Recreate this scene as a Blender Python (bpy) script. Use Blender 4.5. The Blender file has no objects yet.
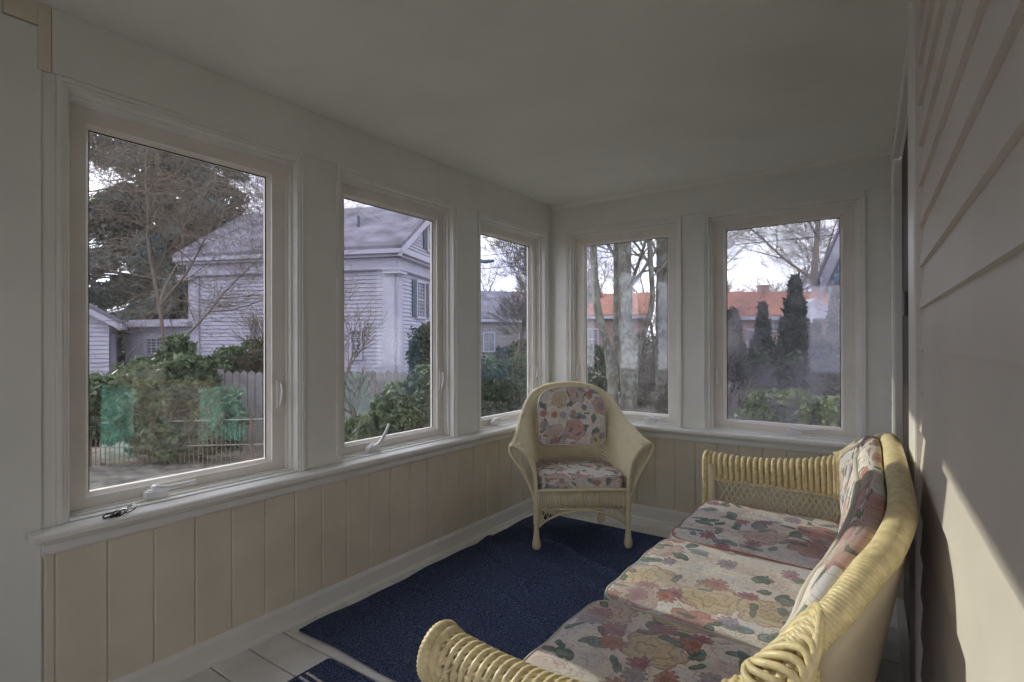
import bpy, bmesh, math, random
import numpy as np
from mathutils import Vector, Matrix
PI = math.pi
sc = bpy.context.scene
COL = sc.collection
# ------------------------------------------------------------------ camera
def set_camera():
    yaw, pt, rl = math.radians(34.765), math.radians(.1266), math.radians(-.1309)
    s, c = math.sin(yaw), math.cos(yaw)
    R = Vector((c, s, 0)); F0 = Vector((-s, c, 0)); U0 = Vector((0, 0, 1))
    F = F0*math.cos(pt)+U0*math.sin(pt); U = U0*math.cos(pt)-F0*math.sin(pt)
    Rc = R*math.cos(rl)+U*math.sin(rl); Uc = U*math.cos(rl)-R*math.sin(rl)
    cd = bpy.data.cameras.new('camera'); co = bpy.data.objects.new('camera', cd); COL.objects.link(co)
    m = Matrix(((Rc.x, Uc.x, -F.x, 0), (Rc.y, Uc.y, -F.y, 0), (Rc.z, Uc.z, -F.z, 1.287), (0, 0, 0, 1)))
    co.matrix_world = m
    cd.sensor_width = 36; cd.lens = 541.38/1024*36; cd.clip_start = .02; cd.clip_end = 400
    sc.camera = co
set_camera()
# ------------------------------------------------------------------ world, sun, exposure
def set_world():
    w = bpy.data.worlds.new('world'); sc.world = w; w.use_nodes = True
    nt = w.node_tree; nt.nodes.clear()
    tc = nt.nodes.new('ShaderNodeTexCoord')
    mp = nt.nodes.new('ShaderNodeMapping'); mp.inputs['Scale'].default_value = (1, 1, 3.2)
    nz = nt.nodes.new('ShaderNodeTexNoise'); nz.inputs['Scale'].default_value = 2.6; nz.inputs['Detail'].default_value = 7; nz.inputs['Roughness'].default_value = .6
    rp = nt.nodes.new('ShaderNodeValToRGB')
    rp.color_ramp.elements[0].position = .36; rp.color_ramp.elements[0].color = (.30, .30, .45, 1)
    rp.color_ramp.elements[1].position = .60; rp.color_ramp.elements[1].color = (.92, .91, 1.0, 1)
    bg = nt.nodes.new('ShaderNodeBackground'); bg.inputs['Strength'].default_value = WORLD
    out = nt.nodes.new('ShaderNodeOutputWorld')
    L = nt.links.new
    L(tc.outputs['Generated'], mp.inputs['Vector']); L(mp.outputs['Vector'], nz.inputs['Vector'])
    L(nz.outputs['Fac'], rp.inputs['Fac']); L(rp.outputs['Color'], bg.inputs['Color']); L(bg.outputs[0], out.inputs[0])
WORLD = 2.6
SUN = 3.0
set_world()
sd = bpy.data.lights.new('sun', 'SUN'); so = bpy.data.objects.new('sun', sd); COL.objects.link(so)
sd.energy = SUN; sd.angle = math.radians(.6); sd.color = (1.0, .93, .78)
so.rotation_euler = Vector((-1, .076, .40)).to_track_quat('Z', 'Y').to_euler(); so.location = (-30, 2, 14)
sc.view_settings.view_transform = 'Standard'; sc.view_settings.look = 'None'
sc.view_settings.exposure = 0.42; sc.view_settings.gamma = 1.0; sc.view_settings.use_curve_mapping = False

# ------------------------------------------------------------------ node helper
class NM:
    def __init__(s, name):
        s.m = bpy.data.materials.new(name); s.m.use_nodes = True
        s.nt = s.m.node_tree; s.nt.nodes.clear()
        s.out = s.nt.nodes.new('ShaderNodeOutputMaterial')
        s.b = s.nt.nodes.new('ShaderNodeBsdfPrincipled'); s.L(s.b.outputs[0], s.out.inputs['Surface'])
    def L(s, a, b): s.nt.links.new(a, b)
    def put(s, v, sock):
        if isinstance(v, bpy.types.NodeSocket): s.L(v, sock)
        elif v is not None: sock.default_value = v
    def N(s, t, props=None, **ins):
        n = s.nt.nodes.new('ShaderNode'+t)
        for k, v in (props or {}).items(): setattr(n, k, v)
        for k, v in ins.items(): s.put(v, n.inputs[k.replace('_', ' ')])
        return n
    def M(s, op, a, b=None, c=None, clamp=False):
        n = s.nt.nodes.new('ShaderNodeMath'); n.operation = op; n.use_clamp = clamp
        s.put(a, n.inputs[0]); s.put(b, n.inputs[1]); s.put(c, n.inputs[2]); return n.outputs[0]
    def V(s, op, a, b=None, out=0):
        n = s.nt.nodes.new('ShaderNodeVectorMath'); n.operation = op
        s.put(a, n.inputs[0]); s.put(b, n.inputs[1]); return n.outputs[out]
    def mix(s, f, a, b, blend='MIX'):
        n = s.nt.nodes.new('ShaderNodeMix'); n.data_type = 'RGBA'; n.blend_type = blend
        s.put(f, n.inputs[0]); s.put(c4(a), n.inputs[6]); s.put(c4(b), n.inputs[7]); return n.outputs[2]
    def scale(s, v, k):
        n = s.nt.nodes.new('ShaderNodeVectorMath'); n.operation = 'SCALE'; s.put(v, n.inputs[0]); s.put(k, n.inputs[3]); return n.outputs[0]
    def ramp(s, f, els, interp='LINEAR'):
        n = s.nt.nodes.new('ShaderNodeValToRGB'); cr = n.color_ramp; cr.interpolation = interp
        while len(cr.elements) < len(els): cr.elements.new(.5)
        for e, (p, c) in zip(cr.elements, els): e.position = p; e.color = (*c, 1)
        s.put(f, n.inputs[0]); return n.outputs[0]
    def noise(s, vec, scale, detail=3, rough=.55, color=False):
        n = s.N('TexNoise', Vector=vec, Scale=scale, Detail=detail, Roughness=rough)
        return n.outputs['Color' if color else 'Fac']
    def obj(s): return s.N('TexCoord').outputs['Object']
    def bump(s, h, strength=.3, dist=.002):
        n = s.N('Bump', Strength=strength, Distance=dist, Height=h); s.L(n.outputs[0], s.b.inputs['Normal'])
    def fin(s, color, rough=.6, spec=.35, metal=0):
        s.put(c4(color), s.b.inputs['Base Color']); s.put(rough, s.b.inputs['Roughness'])
        s.b.inputs['Specular IOR Level'].default_value = spec; s.b.inputs['Metallic'].default_value = metal
        return s.m
def c4(c):
    return (*c, 1) if isinstance(c, (tuple, list)) and len(c) == 3 else c

def paint(name, c, rough=.55, var=.07, scale=6, bump=.08, spec=.3, metal=0, bscale=90):
    n = NM(name); o = n.obj()
    f = n.noise(o, scale, 4)
    c2 = tuple(max(0, x*(1-var*2)) for x in c); c3 = tuple(min(1, x*(1+var)) for x in c)
    col = n.ramp(f, [(.3, c2), (.7, c3)])
    n.bump(n.noise(o, bscale, 3), bump, .002)
    return n.fin(col, rough, spec, metal)

def bark(name, c1, c2, lichen=None, scale=9):
    n = NM(name); o = n.obj()
    mp = n.N('Mapping', Vector=o); mp.inputs['Scale'].default_value = (1, 1, .35)
    f = n.noise(mp.outputs[0], scale*1.6, 6, .65)
    col = n.ramp(f, [(.35, c1), (.65, c2)])
    if lichen:
        g = n.noise(o, scale, 5, .6)
        col = n.mix(n.M('SMOOTHSTEP', g, .5, .6) if False else n.ramp(g, [(.5, (0, 0, 0)), (.58, (1, 1, 1))]), col, lichen)
    n.bump(f, .6, .01)
    return n.fin(col, .9, .1)

def foliage(name, c1, c2, c3=None, scale=3, spec=.3, rough=.5):
    n = NM(name); o = n.obj()
    f = n.noise(o, scale*8, 3, .7)
    els = [(.35, c1), (.62, c2)]
    if c3: els.append((.75, c3))
    g = n.ramp(f, els)
    n.fin(g, rough, spec)
    tr = n.N('BsdfTranslucent'); n.put(g, tr.inputs['Color'])
    mx = n.N('MixShader', Fac=.25); n.L(n.b.outputs[0], mx.inputs[1]); n.L(tr.outputs[0], mx.inputs[2]); n.L(mx.outputs[0], n.out.inputs['Surface'])
    return n.m

def floral():
    n = NM('floral_print_fabric')
    uv = n.N('UVMap').outputs[0]
    wob = n.V('SUBTRACT', n.noise(uv, 14, 2, color=True), (.5, .5, .5))
    uv = n.V('ADD', uv, n.scale(wob, .022))
    soft = n.noise(uv, 7, 3)
    col = n.ramp(soft, [(.35, (.70, .60, .55)), (.5, (.84, .78, .69)), (.65, (.72, .71, .72))])
    def layer(col, scale, off, R0, thr, petals, pal_in, pal_out, line, amp=.22, stretch=1, lines=3.0):
        u = n.V('ADD', n.scale(uv, scale), (off, off*1.7, 0))
        v = n.N('TexVoronoi', dict(voronoi_dimensions='2D', feature='F1'), Vector=u, Scale=1.0, Randomness=.85)
        loc = n.V('SUBTRACT', u, v.outputs['Position'])
        rnd = n.N('SeparateColor'); n.L(v.outputs['Color'], rnd.inputs[0]); r1, r2, r3 = rnd.outputs[0], rnd.outputs[1], rnd.outputs[2]
        sp = n.N('SeparateXYZ', Vector=loc); x, y = sp.outputs[0], sp.outputs[1]
        if stretch != 1:
            a = n.M('MULTIPLY', r2, 6.283); ca, sa = n.M('COSINE', a), n.M('SINE', a)
            x, y = n.M('ADD', n.M('MULTIPLY', x, ca), n.M('MULTIPLY', y, sa)), n.M('MULTIPLY', n.M('SUBTRACT', n.M('MULTIPLY', y, ca), n.M('MULTIPLY', x, sa)), stretch)
        r = n.M('SQRT', n.M('ADD', n.M('MULTIPLY', x, x), n.M('MULTIPLY', y, y)))
        ang = n.M('ADD', n.M('ARCTAN2', y, x), n.M('MULTIPLY', r3, 6))
        pet = n.M('ABSOLUTE', n.M('SINE', n.M('MULTIPLY', ang, petals/2)))
        R = n.M('MULTIPLY', n.M('ADD', n.M('MULTIPLY', pet, amp), 1-amp), n.M('MULTIPLY_ADD', r3, R0*.35, R0*.75))
        q = n.M('DIVIDE', r, R)
        on = n.M('GREATER_THAN', r1, thr)
        mask = n.M('MULTIPLY', n.M('LESS_THAN', q, 1.0), on)
        k = len(pal_in)
        ci = n.ramp(r2, [(i/k, c) for i, c in enumerate(pal_in)], 'CONSTANT'); co = n.ramp(r2, [(i/k, c) for i, c in enumerate(pal_out)], 'CONSTANT')
        fc = n.mix(n.M('POWER', q, 1.5, clamp=True), ci, co)
        wave = n.M('SINE', n.M('ADD', n.M('MULTIPLY', q, 6.28*lines), n.M('MULTIPLY', n.M('SINE', n.M('MULTIPLY', ang, petals*.75)), 1.6)))
        ln = n.M('MULTIPLY', n.M('GREATER_THAN', wave, .72), .5)
        edge = n.M('MULTIPLY', n.M('GREATER_THAN', q, .9), .7)
        fc = n.mix(n.M('MAXIMUM', ln, edge), fc, line)
        return n.mix(n.M('MULTIPLY', mask, n.M('MULTIPLY_ADD', n.noise(uv, 40, 3), .8, .50, clamp=True)), col, fc)
    G1, G2 = (.10, .19, .16), (.23, .31, .27)
    col = layer(col, 7.5, 1.3, .50, .30, 2, [G1, (.20, .28, .30), G2], [G2, (.34, .40, .42), (.12, .20, .16)], (.06, .11, .10), .5, 1.9, 2.2)
    col = layer(col, 4.0, 7.7, .50, .38, 7, [(.60, .36, .33), (.68, .56, .34), (.50, .25, .23), (.62, .46, .40)], [(.66, .45, .41), (.68, .60, .42), (.60, .34, .30), (.66, .56, .50)], (.42, .22, .19), .2, 1, 2.6)
    col = layer(col, 11, 3.1, .47, .62, 2, [G1, G2], [(.17, .26, .22), (.10, .17, .15)], (.04, .08, .07), .5, 2.2, 2)
    col = layer(col, 9.5, 5.9, .46, .68, 10, [(.36, .15, .19), (.36, .33, .42), (.50, .20, .16)], [(.48, .30, .34), (.46, .44, .50), (.58, .34, .27)], (.20, .08, .11), .35, 1, 1.6)
    def scrib(col, sc_, wd, c, amt):
        a = n.M('ABSOLUTE', n.M('SUBTRACT', n.noise(n.V('ADD', uv, (sc_*.37, 1.1, 0)), sc_, 2, .5), .5))
        return n.mix(n.M('MULTIPLY', n.M('LESS_THAN', a, wd), amt), col, c)
    col = scrib(col, 34, .018, (.12, .15, .13), .30); col = scrib(col, 13, .010, (.30, .12, .12), .35)
    col = n.mix(n.ramp(n.noise(uv, 5, 3), [(.4, (0, 0, 0)), (.7, (.38, .38, .38))]), col, (.58, .56, .56))
    wv = n.N('TexChecker', Scale=420.0); n.L(n.N('UVMap').outputs[0], wv.inputs['Vector'])
    n.bump(n.M('ADD', n.noise(uv, 26, 3), n.M('MULTIPLY', wv.outputs[1], .05)), .35, .006)
    return n.fin(col, .9, .12)

def rugmat():
    n = NM('navy_braided_cotton'); o = n.obj()
    sp = n.N('SeparateXYZ', Vector=o)
    f = n.noise(o, 160, 2, .7); g = n.noise(o, 3.5, 4)
    col = n.ramp(f, [(.36, (.020, .024, .048)), (.52, (.062, .080, .155)), (.66, (.24, .29, .42))])
    col = n.mix(n.M('MULTIPLY', g, .55), col, (.06, .085, .18))
    row = n.M('SINE', n.M('MULTIPLY', sp.outputs[1], 2*PI/.011)); br = n.M('SINE', n.M('MULTIPLY', sp.outputs[0], 2*PI/.016))
    n.bump(n.M('ADD', n.M('ADD', n.M('MULTIPLY', row, .35), n.M('MULTIPLY', br, .3)), n.M('MULTIPLY', f, 1.2)), .9, .006)
    return n.fin(col, .95, .08)

def glassmat(name='window_glass', hz=.10, hc=(.75, .77, .78, 1)):
    n = NM(name)
    o = n.obj()
    tr = n.N('BsdfTransparent', Color=(.93, .95, .95, 1)); gl = n.N('BsdfGlossy', Color=(1, 1, 1, 1), Roughness=.03)
    df = n.N('BsdfDiffuse', Color=hc)  # haze painted into the pane as a patchy diffuse tint
    haze_mask = n.ramp(n.noise(o, 2.6, 5, .6), [(.42, (0, 0, 0)), (.75, (1, 1, 1))])
    m1 = n.N('MixShader'); n.L(n.M('MULTIPLY', n.M('ADD', haze_mask, .25), hz), m1.inputs[0]); n.L(tr.outputs[0], m1.inputs[1]); n.L(df.outputs[0], m1.inputs[2])
    m2 = n.N('MixShader', Fac=.05); n.L(m1.outputs[0], m2.inputs[1]); n.L(gl.outputs[0], m2.inputs[2])
    n.L(m2.outputs[0], n.out.inputs['Surface']); n.nt.nodes.remove(n.b)
    return n.m

def reflmat():
    n = NM('green_reflection_film'); o = n.obj()  # faint green film standing for reflections in the panes
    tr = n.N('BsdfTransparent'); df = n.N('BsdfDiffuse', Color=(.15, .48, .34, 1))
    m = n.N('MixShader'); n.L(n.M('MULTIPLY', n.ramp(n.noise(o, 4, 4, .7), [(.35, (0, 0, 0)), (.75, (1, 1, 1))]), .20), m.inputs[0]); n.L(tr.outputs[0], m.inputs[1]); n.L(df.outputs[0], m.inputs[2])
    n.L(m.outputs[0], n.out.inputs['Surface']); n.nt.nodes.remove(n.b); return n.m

MT = dict(
    wall=paint('offwhite_wall_paint', (.78, .785, .725), .5, .03, 3, .05),
    trim=paint('offwhite_gloss_trim', (.80, .795, .74), .35, .03, 5, .05),
    sash=paint('cream_window_paint', (.78, .74, .67), .4, .04, 5, .05),
    wain=paint('beige_beadboard_paint', (.72, .66, .53), .5, .04, 4, .06),
    ceil=paint('ceiling_paint', (.80, .81, .74), .6, .03, 2, .05),
    siding=paint('beige_vinyl_siding', (.66, .615, .55), .5, .03, 3, .12),
    floor=paint('painted_grey_planks', (.80, .79, .75), .4, .06, 7, .15),
    dark=paint('dark_gap', (.02, .018, .016), .9),
    door=paint('dark_brown_door', (.05, .03, .022), .5),
    plastic=paint('white_plastic_hardware', (.75, .75, .76), .3, .01),
    metal=paint('black_metal', (.02, .02, .025), .35, .01, spec=.6),
    wick=paint('cream_painted_wicker', (.79, .71, .49), .42, .04, 20, .08),
    rim=paint('sunlit_gold_wicker', (.74, .625, .35), .40, .12, 50, .25),  # golden sunlit tint of the sofa rim put into the wicker colour
    wood=paint('cream_painted_wood', (.60, .52, .33), .4, .08, 16, .1),
    linen=paint('tan_backing_cloth', (.52, .45, .34), .8, .05, 10, .2),
    pipe=paint('cream_piping', (.62, .58, .50), .8, .05),
    pipered=paint('rose_piping', (.42, .22, .20), .8, .1),
    stripe=paint('white_rug_yarn', (.60, .60, .58), .9, .1, 60, .4),
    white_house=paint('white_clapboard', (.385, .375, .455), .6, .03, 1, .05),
    roof=paint('grey_asphalt_shingle', (.19, .18, .22), .9, .28, 1.3, .6, bscale=30),
    redroof=paint('red_clay_roof', (.32, .15, .11), .9, .15, 2, .4),
    brick=paint('pink_brick', (.30, .21, .19), .9, .12, 2, .3),
    blue=paint('blue_clapboard', (.16, .28, .40), .6, .05),
    shutter=paint('slate_shutter', (.07, .09, .12), .6),
    pane=paint('dark_window_pane', (.10, .11, .13), .1, .2, 2, .0, spec=.6),
    fence=paint('weathered_fence', (.27, .25, .25), .9, .12, 6, .5),
    ground=paint('leaf_litter', (.17, .155, .13), .95, .35, 6, 1.0, bscale=14),
    bark=bark('grey_bark', (.10, .085, .07), (.26, .23, .20)),
    lichen=bark('lichened_bark', (.08, .07, .06), (.19, .175, .15), (.22, .235, .20), 12),
    twig=paint('brown_twig', (.17, .13, .10), .9, .2),
    twigr=paint('pale_twig', (.30, .27, .24), .9, .2),
    conifer=foliage('conifer_needles', (.05, .07, .07), (.12, .155, .14), (.24, .27, .22), .5),
    yew=foliage('yew_needles', (.04, .06, .035), (.13, .17, .085), (.28, .31, .18), .5),
    rhodo=foliage('glossy_shrub_leaves', (.03, .06, .025), (.12, .17, .07), (.34, .36, .20), .8, .6, .3),
    hedge=foliage('dark_hedge_leaves', (.015, .03, .015), (.05, .08, .035), (.10, .13, .07), .6),
    arb=foliage('arborvitae_sprays', (.02, .035, .02), (.05, .075, .045), (.09, .12, .08), .6),
    lit=foliage('bright_shrub_leaves', (.05, .09, .03), (.26, .33, .11), (.55, .55, .30), 1.0, .6, .3),
    floral=floral(), rug=rugmat(), glass=glassmat(), hazy_glass=glassmat('hazy_window_glass', .50, (.72, .70, .84, 1)), refl_sheet=reflmat(),
)

# ------------------------------------------------------------------ mesh helper
class MB:
    def __init__(s): s.v = []; s.f = []; s.uv = None; s.n = 0
    def add(s, v, f):
        v = np.asarray(v, float).reshape(-1, 3); s.v.append(v); b = s.n
        s.f += [tuple(i+b for i in q) for q in f]; s.n += len(v); return s
    def box(s, a, b, ch=0):
        x0, y0, z0 = [min(p, q) for p, q in zip(a, b)]; x1, y1, z1 = [max(p, q) for p, q in zip(a, b)]
        v = [(x0, y0, z0), (x1, y0, z0), (x1, y1, z0), (x0, y1, z0), (x0, y0, z1), (x1, y0, z1), (x1, y1, z1), (x0, y1, z1)]
        return s.add(v, [(0, 3, 2, 1), (4, 5, 6, 7), (0, 1, 5, 4), (1, 2, 6, 5), (2, 3, 7, 6), (3, 0, 4, 7)])
    def prism(s, poly, d):            # poly: list of 3d points, d: extrusion vector
        n = len(poly); p = np.asarray(poly, float); v = np.vstack([p, p+np.asarray(d, float)])
        return s.add(v, [tuple(range(n))[::-1], tuple(range(n, 2*n))]+[(i, (i+1) % n, n+(i+1) % n, n+i) for i in range(n)])
    def tube(s, path, r, k=6, closed=False, cap=True):
        P = np.asarray(path, float); n = len(P)
        if n < 2: return s
        r = np.broadcast_to(np.asarray(r, float), (n,))
        T = np.roll(P, -1, 0)-np.roll(P, 1, 0)
        if not closed: T[0] = P[1]-P[0]; T[-1] = P[-1]-P[-2]
        T /= np.linalg.norm(T, axis=1)[:, None]+1e-12
        mx = np.abs(T).max(0); ax = int(np.argmin(mx)); ang = np.arange(k)*2*PI/k
        if mx[ax] < .95:
            ref = np.zeros(3); ref[ax] = 1; Nr = ref-T*T[:, ax:ax+1]; Nr /= np.linalg.norm(Nr, axis=1)[:, None]; Bn = np.cross(T, Nr)
            V = P[:, None]+r[:, None, None]*(np.cos(ang)[None, :, None]*Nr[:, None]+np.sin(ang)[None, :, None]*Bn[:, None])
            return s._tubef(V, n, k, closed, cap)
        up = np.array([0, 0, 1.]) if abs(T[0][2]) < .9 else np.array([1., 0, 0])
        nrm = up-T[0]*(up@T[0]); nrm /= np.linalg.norm(nrm)
        V = np.zeros((n, k, 3)); ang = np.arange(k)*2*PI/k
        for i in range(n):
            nrm = nrm-T[i]*(nrm@T[i]); nrm /= np.linalg.norm(nrm)+1e-12
            b = np.cross(T[i], nrm)
            V[i] = P[i]+r[i]*(np.cos(ang)[:, None]*nrm+np.sin(ang)[:, None]*b)
        return s._tubef(V, n, k, closed, cap)
    def _tubef(s, V, n, k, closed, cap):
        i = np.arange(n if closed else n-1)[:, None]; j = (i+1) % n; a = np.arange(k)[None]; b = (a+1) % k
        f = np.stack([i*k+a, i*k+b, j*k+b, j*k+a], -1).reshape(-1, 4).tolist()
        if cap and not closed: f += [tuple(range(k))[::-1], tuple((n-1)*k+a for a in range(k))]
        return s.add(V, f)
    def lathe(s, prof, c=(0, 0, 0), k=12):    # prof: (r,z)
        n = len(prof); v = []
        for r, z in prof:
            for a in range(k): v.append((c[0]+r*math.cos(2*PI*a/k), c[1]+r*math.sin(2*PI*a/k), c[2]+z))
        f = [(i*k+a, i*k+(a+1) % k, (i+1)*k+(a+1) % k, (i+1)*k+a) for i in range(n-1) for a in range(k)]
        f += [tuple(range(k))[::-1], tuple((n-1)*k+a for a in range(k))]
        return s.add(v, f)
    def grid(s, G, closed_u=False):
        G = np.asarray(G, float); nu, nv = G.shape[:2]
        f = [(i*nv+j, ((i+1) % nu)*nv+j, ((i+1) % nu)*nv+j+1, i*nv+j+1) for i in range(nu if closed_u else nu-1) for j in range(nv-1)]
        return s.add(G, f)
    def build(s, name, mat, parent=None, smooth=False, bevel=0, recalc=True, uv=None, boxuv=False, kind=None, solid=0):
        me = bpy.data.meshes.new(name)
        V = np.vstack(s.v) if s.v else np.zeros((0, 3))
        if parent is not None and parent.get('_wc'): V = V-np.array(parent.location)
        me.from_pydata(V.tolist(), [], s.f)
        if recalc and len(s.f) < 9000:
            bm = bmesh.new(); bm.from_mesh(me); bmesh.ops.recalc_face_normals(bm, faces=bm.faces); bm.to_mesh(me); bm.free()
        if uv is not None or boxuv:
            ul = me.uv_layers.new(name='UVMap'); nl = len(me.loops)
            vi = np.zeros(nl, int); me.loops.foreach_get('vertex_index', vi)
            if uv is not None: arr = np.asarray(uv)[vi]
            else:
                arr = np.zeros((nl, 2))
                for p in me.polygons:
                    nx, ny, nz = (abs(q) for q in p.normal); li = list(p.loop_indices); co = V[vi[li]]
                    arr[li] = co[:, [0, 1]] if nz >= max(nx, ny)*.8 else (co[:, [1, 2]] if nx > ny else co[:, [0, 2]])
            ul.data.foreach_set('uv', arr.astype(np.float32).ravel())
        if smooth: me.polygons.foreach_set('use_smooth', [True]*len(me.polygons))
        me.materials.append(MT[mat]); me.update()
        o = bpy.data.objects.new(name, me); COL.objects.link(o)
        if parent is not None: o.parent = parent
        if bevel:
            b = o.modifiers.new('bevel', 'BEVEL'); b.width = bevel; b.segments = 2; b.limit_method = 'ANGLE'
        if solid:
            b = o.modifiers.new('solid', 'SOLIDIFY'); b.thickness = solid; b.offset = 0
        if kind: o['kind'] = kind
        return o
def thing(name, label, cat, loc=(0, 0, 0), rz=0, group=None, wc=False, kind=None):
    o = bpy.data.objects.new(name, None); COL.objects.link(o); o.location = loc; o.rotation_euler = (0, 0, rz); o.empty_display_size = .1
    if label: o['label'] = label
    if cat: o['category'] = cat
    if group: o['group'] = group
    if kind: o['kind'] = kind
    if wc: o['_wc'] = 1
    return o
def tag(o, label, cat, group=None, kind=None):
    o['label'] = label; o['category'] = cat
    if group: o['group'] = group
    if kind: o['kind'] = kind
    return o
def crom(pts, n):
    """n samples evenly spaced along a Catmull-Rom curve through pts"""
    P = np.asarray(pts, float); P = np.vstack([2*P[0]-P[1], P, 2*P[-1]-P[-2]]); out = []
    for i in range(1, len(P)-2):
        for t in np.linspace(0, 1, 24, endpoint=False):
            a, b, c, d = P[i-1:i+3]
            out.append(.5*((2*b)+(c-a)*t+(2*a-5*b+4*c-d)*t*t+(-a+3*b-3*c+d)*t**3))
    out.append(P[-2]); out = np.array(out)
    L = np.r_[0, np.cumsum(np.linalg.norm(np.diff(out[:, :3], axis=0), axis=1))]
    t = np.linspace(0, L[-1], n)
    return np.stack([np.interp(t, L, out[:, k]) for k in range(out.shape[1])], 1)

# ================================================================== THE ROOM
XL, YB, ZC = -2.24, 3.775, 2.38
def LW(u, w, z): return (XL-w, u, z)         # left wall: u along y, w outward
def BW(u, w, z): return (u, YB+w, z)         # back wall: u along x
def RWx(y, off=0): return .118-.0255*y-off
OPL = [(.63, 1.498), (1.728, 2.595), (2.855, 3.697)]
OPB = [(-2.075, -1.205), (-1.008, -.130)]
ZO0, ZO1 = .695, 2.14

def ubox(mb, F, u0, u1, w0, w1, z0, z1): return mb.box(F(u0, w0, z0), F(u1, w1, z1))
def wall(name, F, ops, u0, u1):
    mb = MB(); cur = u0
    ubox(mb, F, u0, u1, 0, .16, ZO1, 2.45); ubox(mb, F, u0, u1, 0, .16, -.12, .684)
    for a, b in ops:
        ubox(mb, F, cur, a, 0, .16, .684, ZO1); cur = b
    ubox(mb, F, cur, u1, 0, .16, .684, ZO1)
    o = mb.build(name, 'wall'); o['kind'] = 'structure'; return o
wl = wall('wall_left', LW, OPL, -1.2, YB+.16)
wb = wall('wall_back', BW, OPB, XL, .3)
mb = MB(); mb.box((XL-.16, -1.36, -.12), (-.95, -1.2, 2.45)); mb.box((-.95, -1.36, 2.1), (.3, -1.2, 2.45)); mb.box((-.95, -1.36, -.12), (.3, -1.2, .5))  # unseen wall added to cut daylight from behind the camera
o = mb.build('wall_front_unseen', 'wall'); o['kind'] = 'structure'
# raised header boards
mb = MB(); ubox(mb, LW, .593, YB-.006, -.006, .002, 2.168, ZC+.01); mb.build('header_board', 'wall', wl, bevel=.0015)
mb = MB(); ubox(mb, BW, XL+.006, .02, -.006, .002, 2.168, ZC+.01); mb.build('header_board', 'wall', wb, bevel=.0015)
# plain boards and beige patch at the near end of the left wall
mb = MB(); ubox(mb, LW, -1.2, .566, -.010, .002, .0, 2.30); mb.build('plain_panel', 'wall', wl, bevel=.002)
mb = MB(); ubox(mb, LW, .556, .590, -.013, .002, 2.165, ZC+.01); ubox(mb, LW, .475, .556, -.013, .002, 2.305, ZC+.01)
o = mb.build('beige_filler_board', 'wain', wl, bevel=.001); o['label'] = 'beige filler board above the near window'
# beadboard
def beadboard(F, lo, hi, g0, step, parent):
    mb = MB(); k = math.ceil((lo-g0)/step); es = [lo]
    while g0+k*step < hi-.01:
        if g0+k*step > lo+.01: es.append(g0+k*step)
        k += 1
    es.append(hi)
    for a, b in zip(es[:-1], es[1:]):
        a += .0022; b -= .0022; c = .004; w = -.008
        poly = [F(a, 0, .08), F(a, w+c, .08), F(a+c, w, .08), F(b-c, w, .08), F(b, w+c, .08), F(b, 0, .08)]
        mb.prism(poly, (0, 0, .55))
    ubox(mb, F, lo, hi, -.002, .002, .08, .63)
    o = mb.build('beadboard', 'wain', parent); o['label'] = 'beige vertical beadboard panelling'
beadboard(LW, .572, YB-.008, .603, .1448, wl)
beadboard(BW, XL+.008, .02, -1.511, .1415, wb)
# sill boards and moulded aprons running under the windows
def sill(F, lo, hi, name, mitre):
    mb = MB()
    prof = [(.06, .690), (-.072, .690), (-.080, .684), (-.080, .668), (-.074, .662), (.06, .662)]
    mb.prism([F(lo, w, z) for w, z in prof], np.array(F(hi, 0, 0))-np.array(F(lo, 0, 0)))
    prof = [(.0, .662), (-.055, .662), (-.050, .650), (-.034, .640), (-.030, .615), (-.022, .605), (0, .605)]
    l2 = lo+.035 if not mitre else lo
    mb.prism([F(l2, w, z) for w, z in prof], np.array(F(hi, 0, 0))-np.array(F(l2, 0, 0)))
    o = mb.build(name, 'trim', bevel=.002); o['kind'] = 'structure'
sill(LW, .530, YB, 'trim_1', False); sill(BW, XL+.078, .018, 'trim_2', True)
# baseboards
def base(F, lo, hi, name):
    mb = MB(); prof = [(0, 0), (-.026, 0), (-.026, .012), (-.020, .020), (-.018, .085), (-.010, .100), (-.006, .107), (0, .107)]
    mb.prism([F(lo, w, z) for w, z in prof], np.array(F(hi, 0, 0))-np.array(F(lo, 0, 0)))
    o = mb.build(name, 'trim'); o['kind'] = 'structure'
base(LW, .568, YB, 'baseboard_left'); base(BW, XL+.026, .018, 'baseboard_back')
# crown bead at back wall and ceiling
mb = MB(); mb.prism([BW(XL+.008, w, z) for w, z in [(-.006, ZC), (-.030, ZC), (-.026, ZC-.012), (-.012, ZC-.024), (-.006, ZC-.030)]], (2.25, 0, 0))
o = mb.build('trim_3', 'trim'); o['kind'] = 'structure'
# ceiling
mb = MB().box((XL-.16, -1.2, ZC), (.3, YB+.16, ZC+.06)); o = mb.build('ceiling', 'ceil'); o['kind'] = 'structure'
# floor planks across the room
mb = MB(); y = 1.084-.1575*16
while y < YB+.1:
    a, b = y+.0034, y+.1575-.0034; c = .003
    mb.prism([(XL-.1, a, -.02), (XL-.1, a, -c), (XL-.1, a+c, 0), (XL-.1, b-c, 0), (XL-.1, b, -c), (XL-.1, b, -.02)], (2.6, 0, 0)); y += .1575
mb.box((XL-.1, -1.6, -.05), (.36, YB+.1, -.021))
fl = mb.build('floor', 'floor'); fl['kind'] = 'structure'

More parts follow.
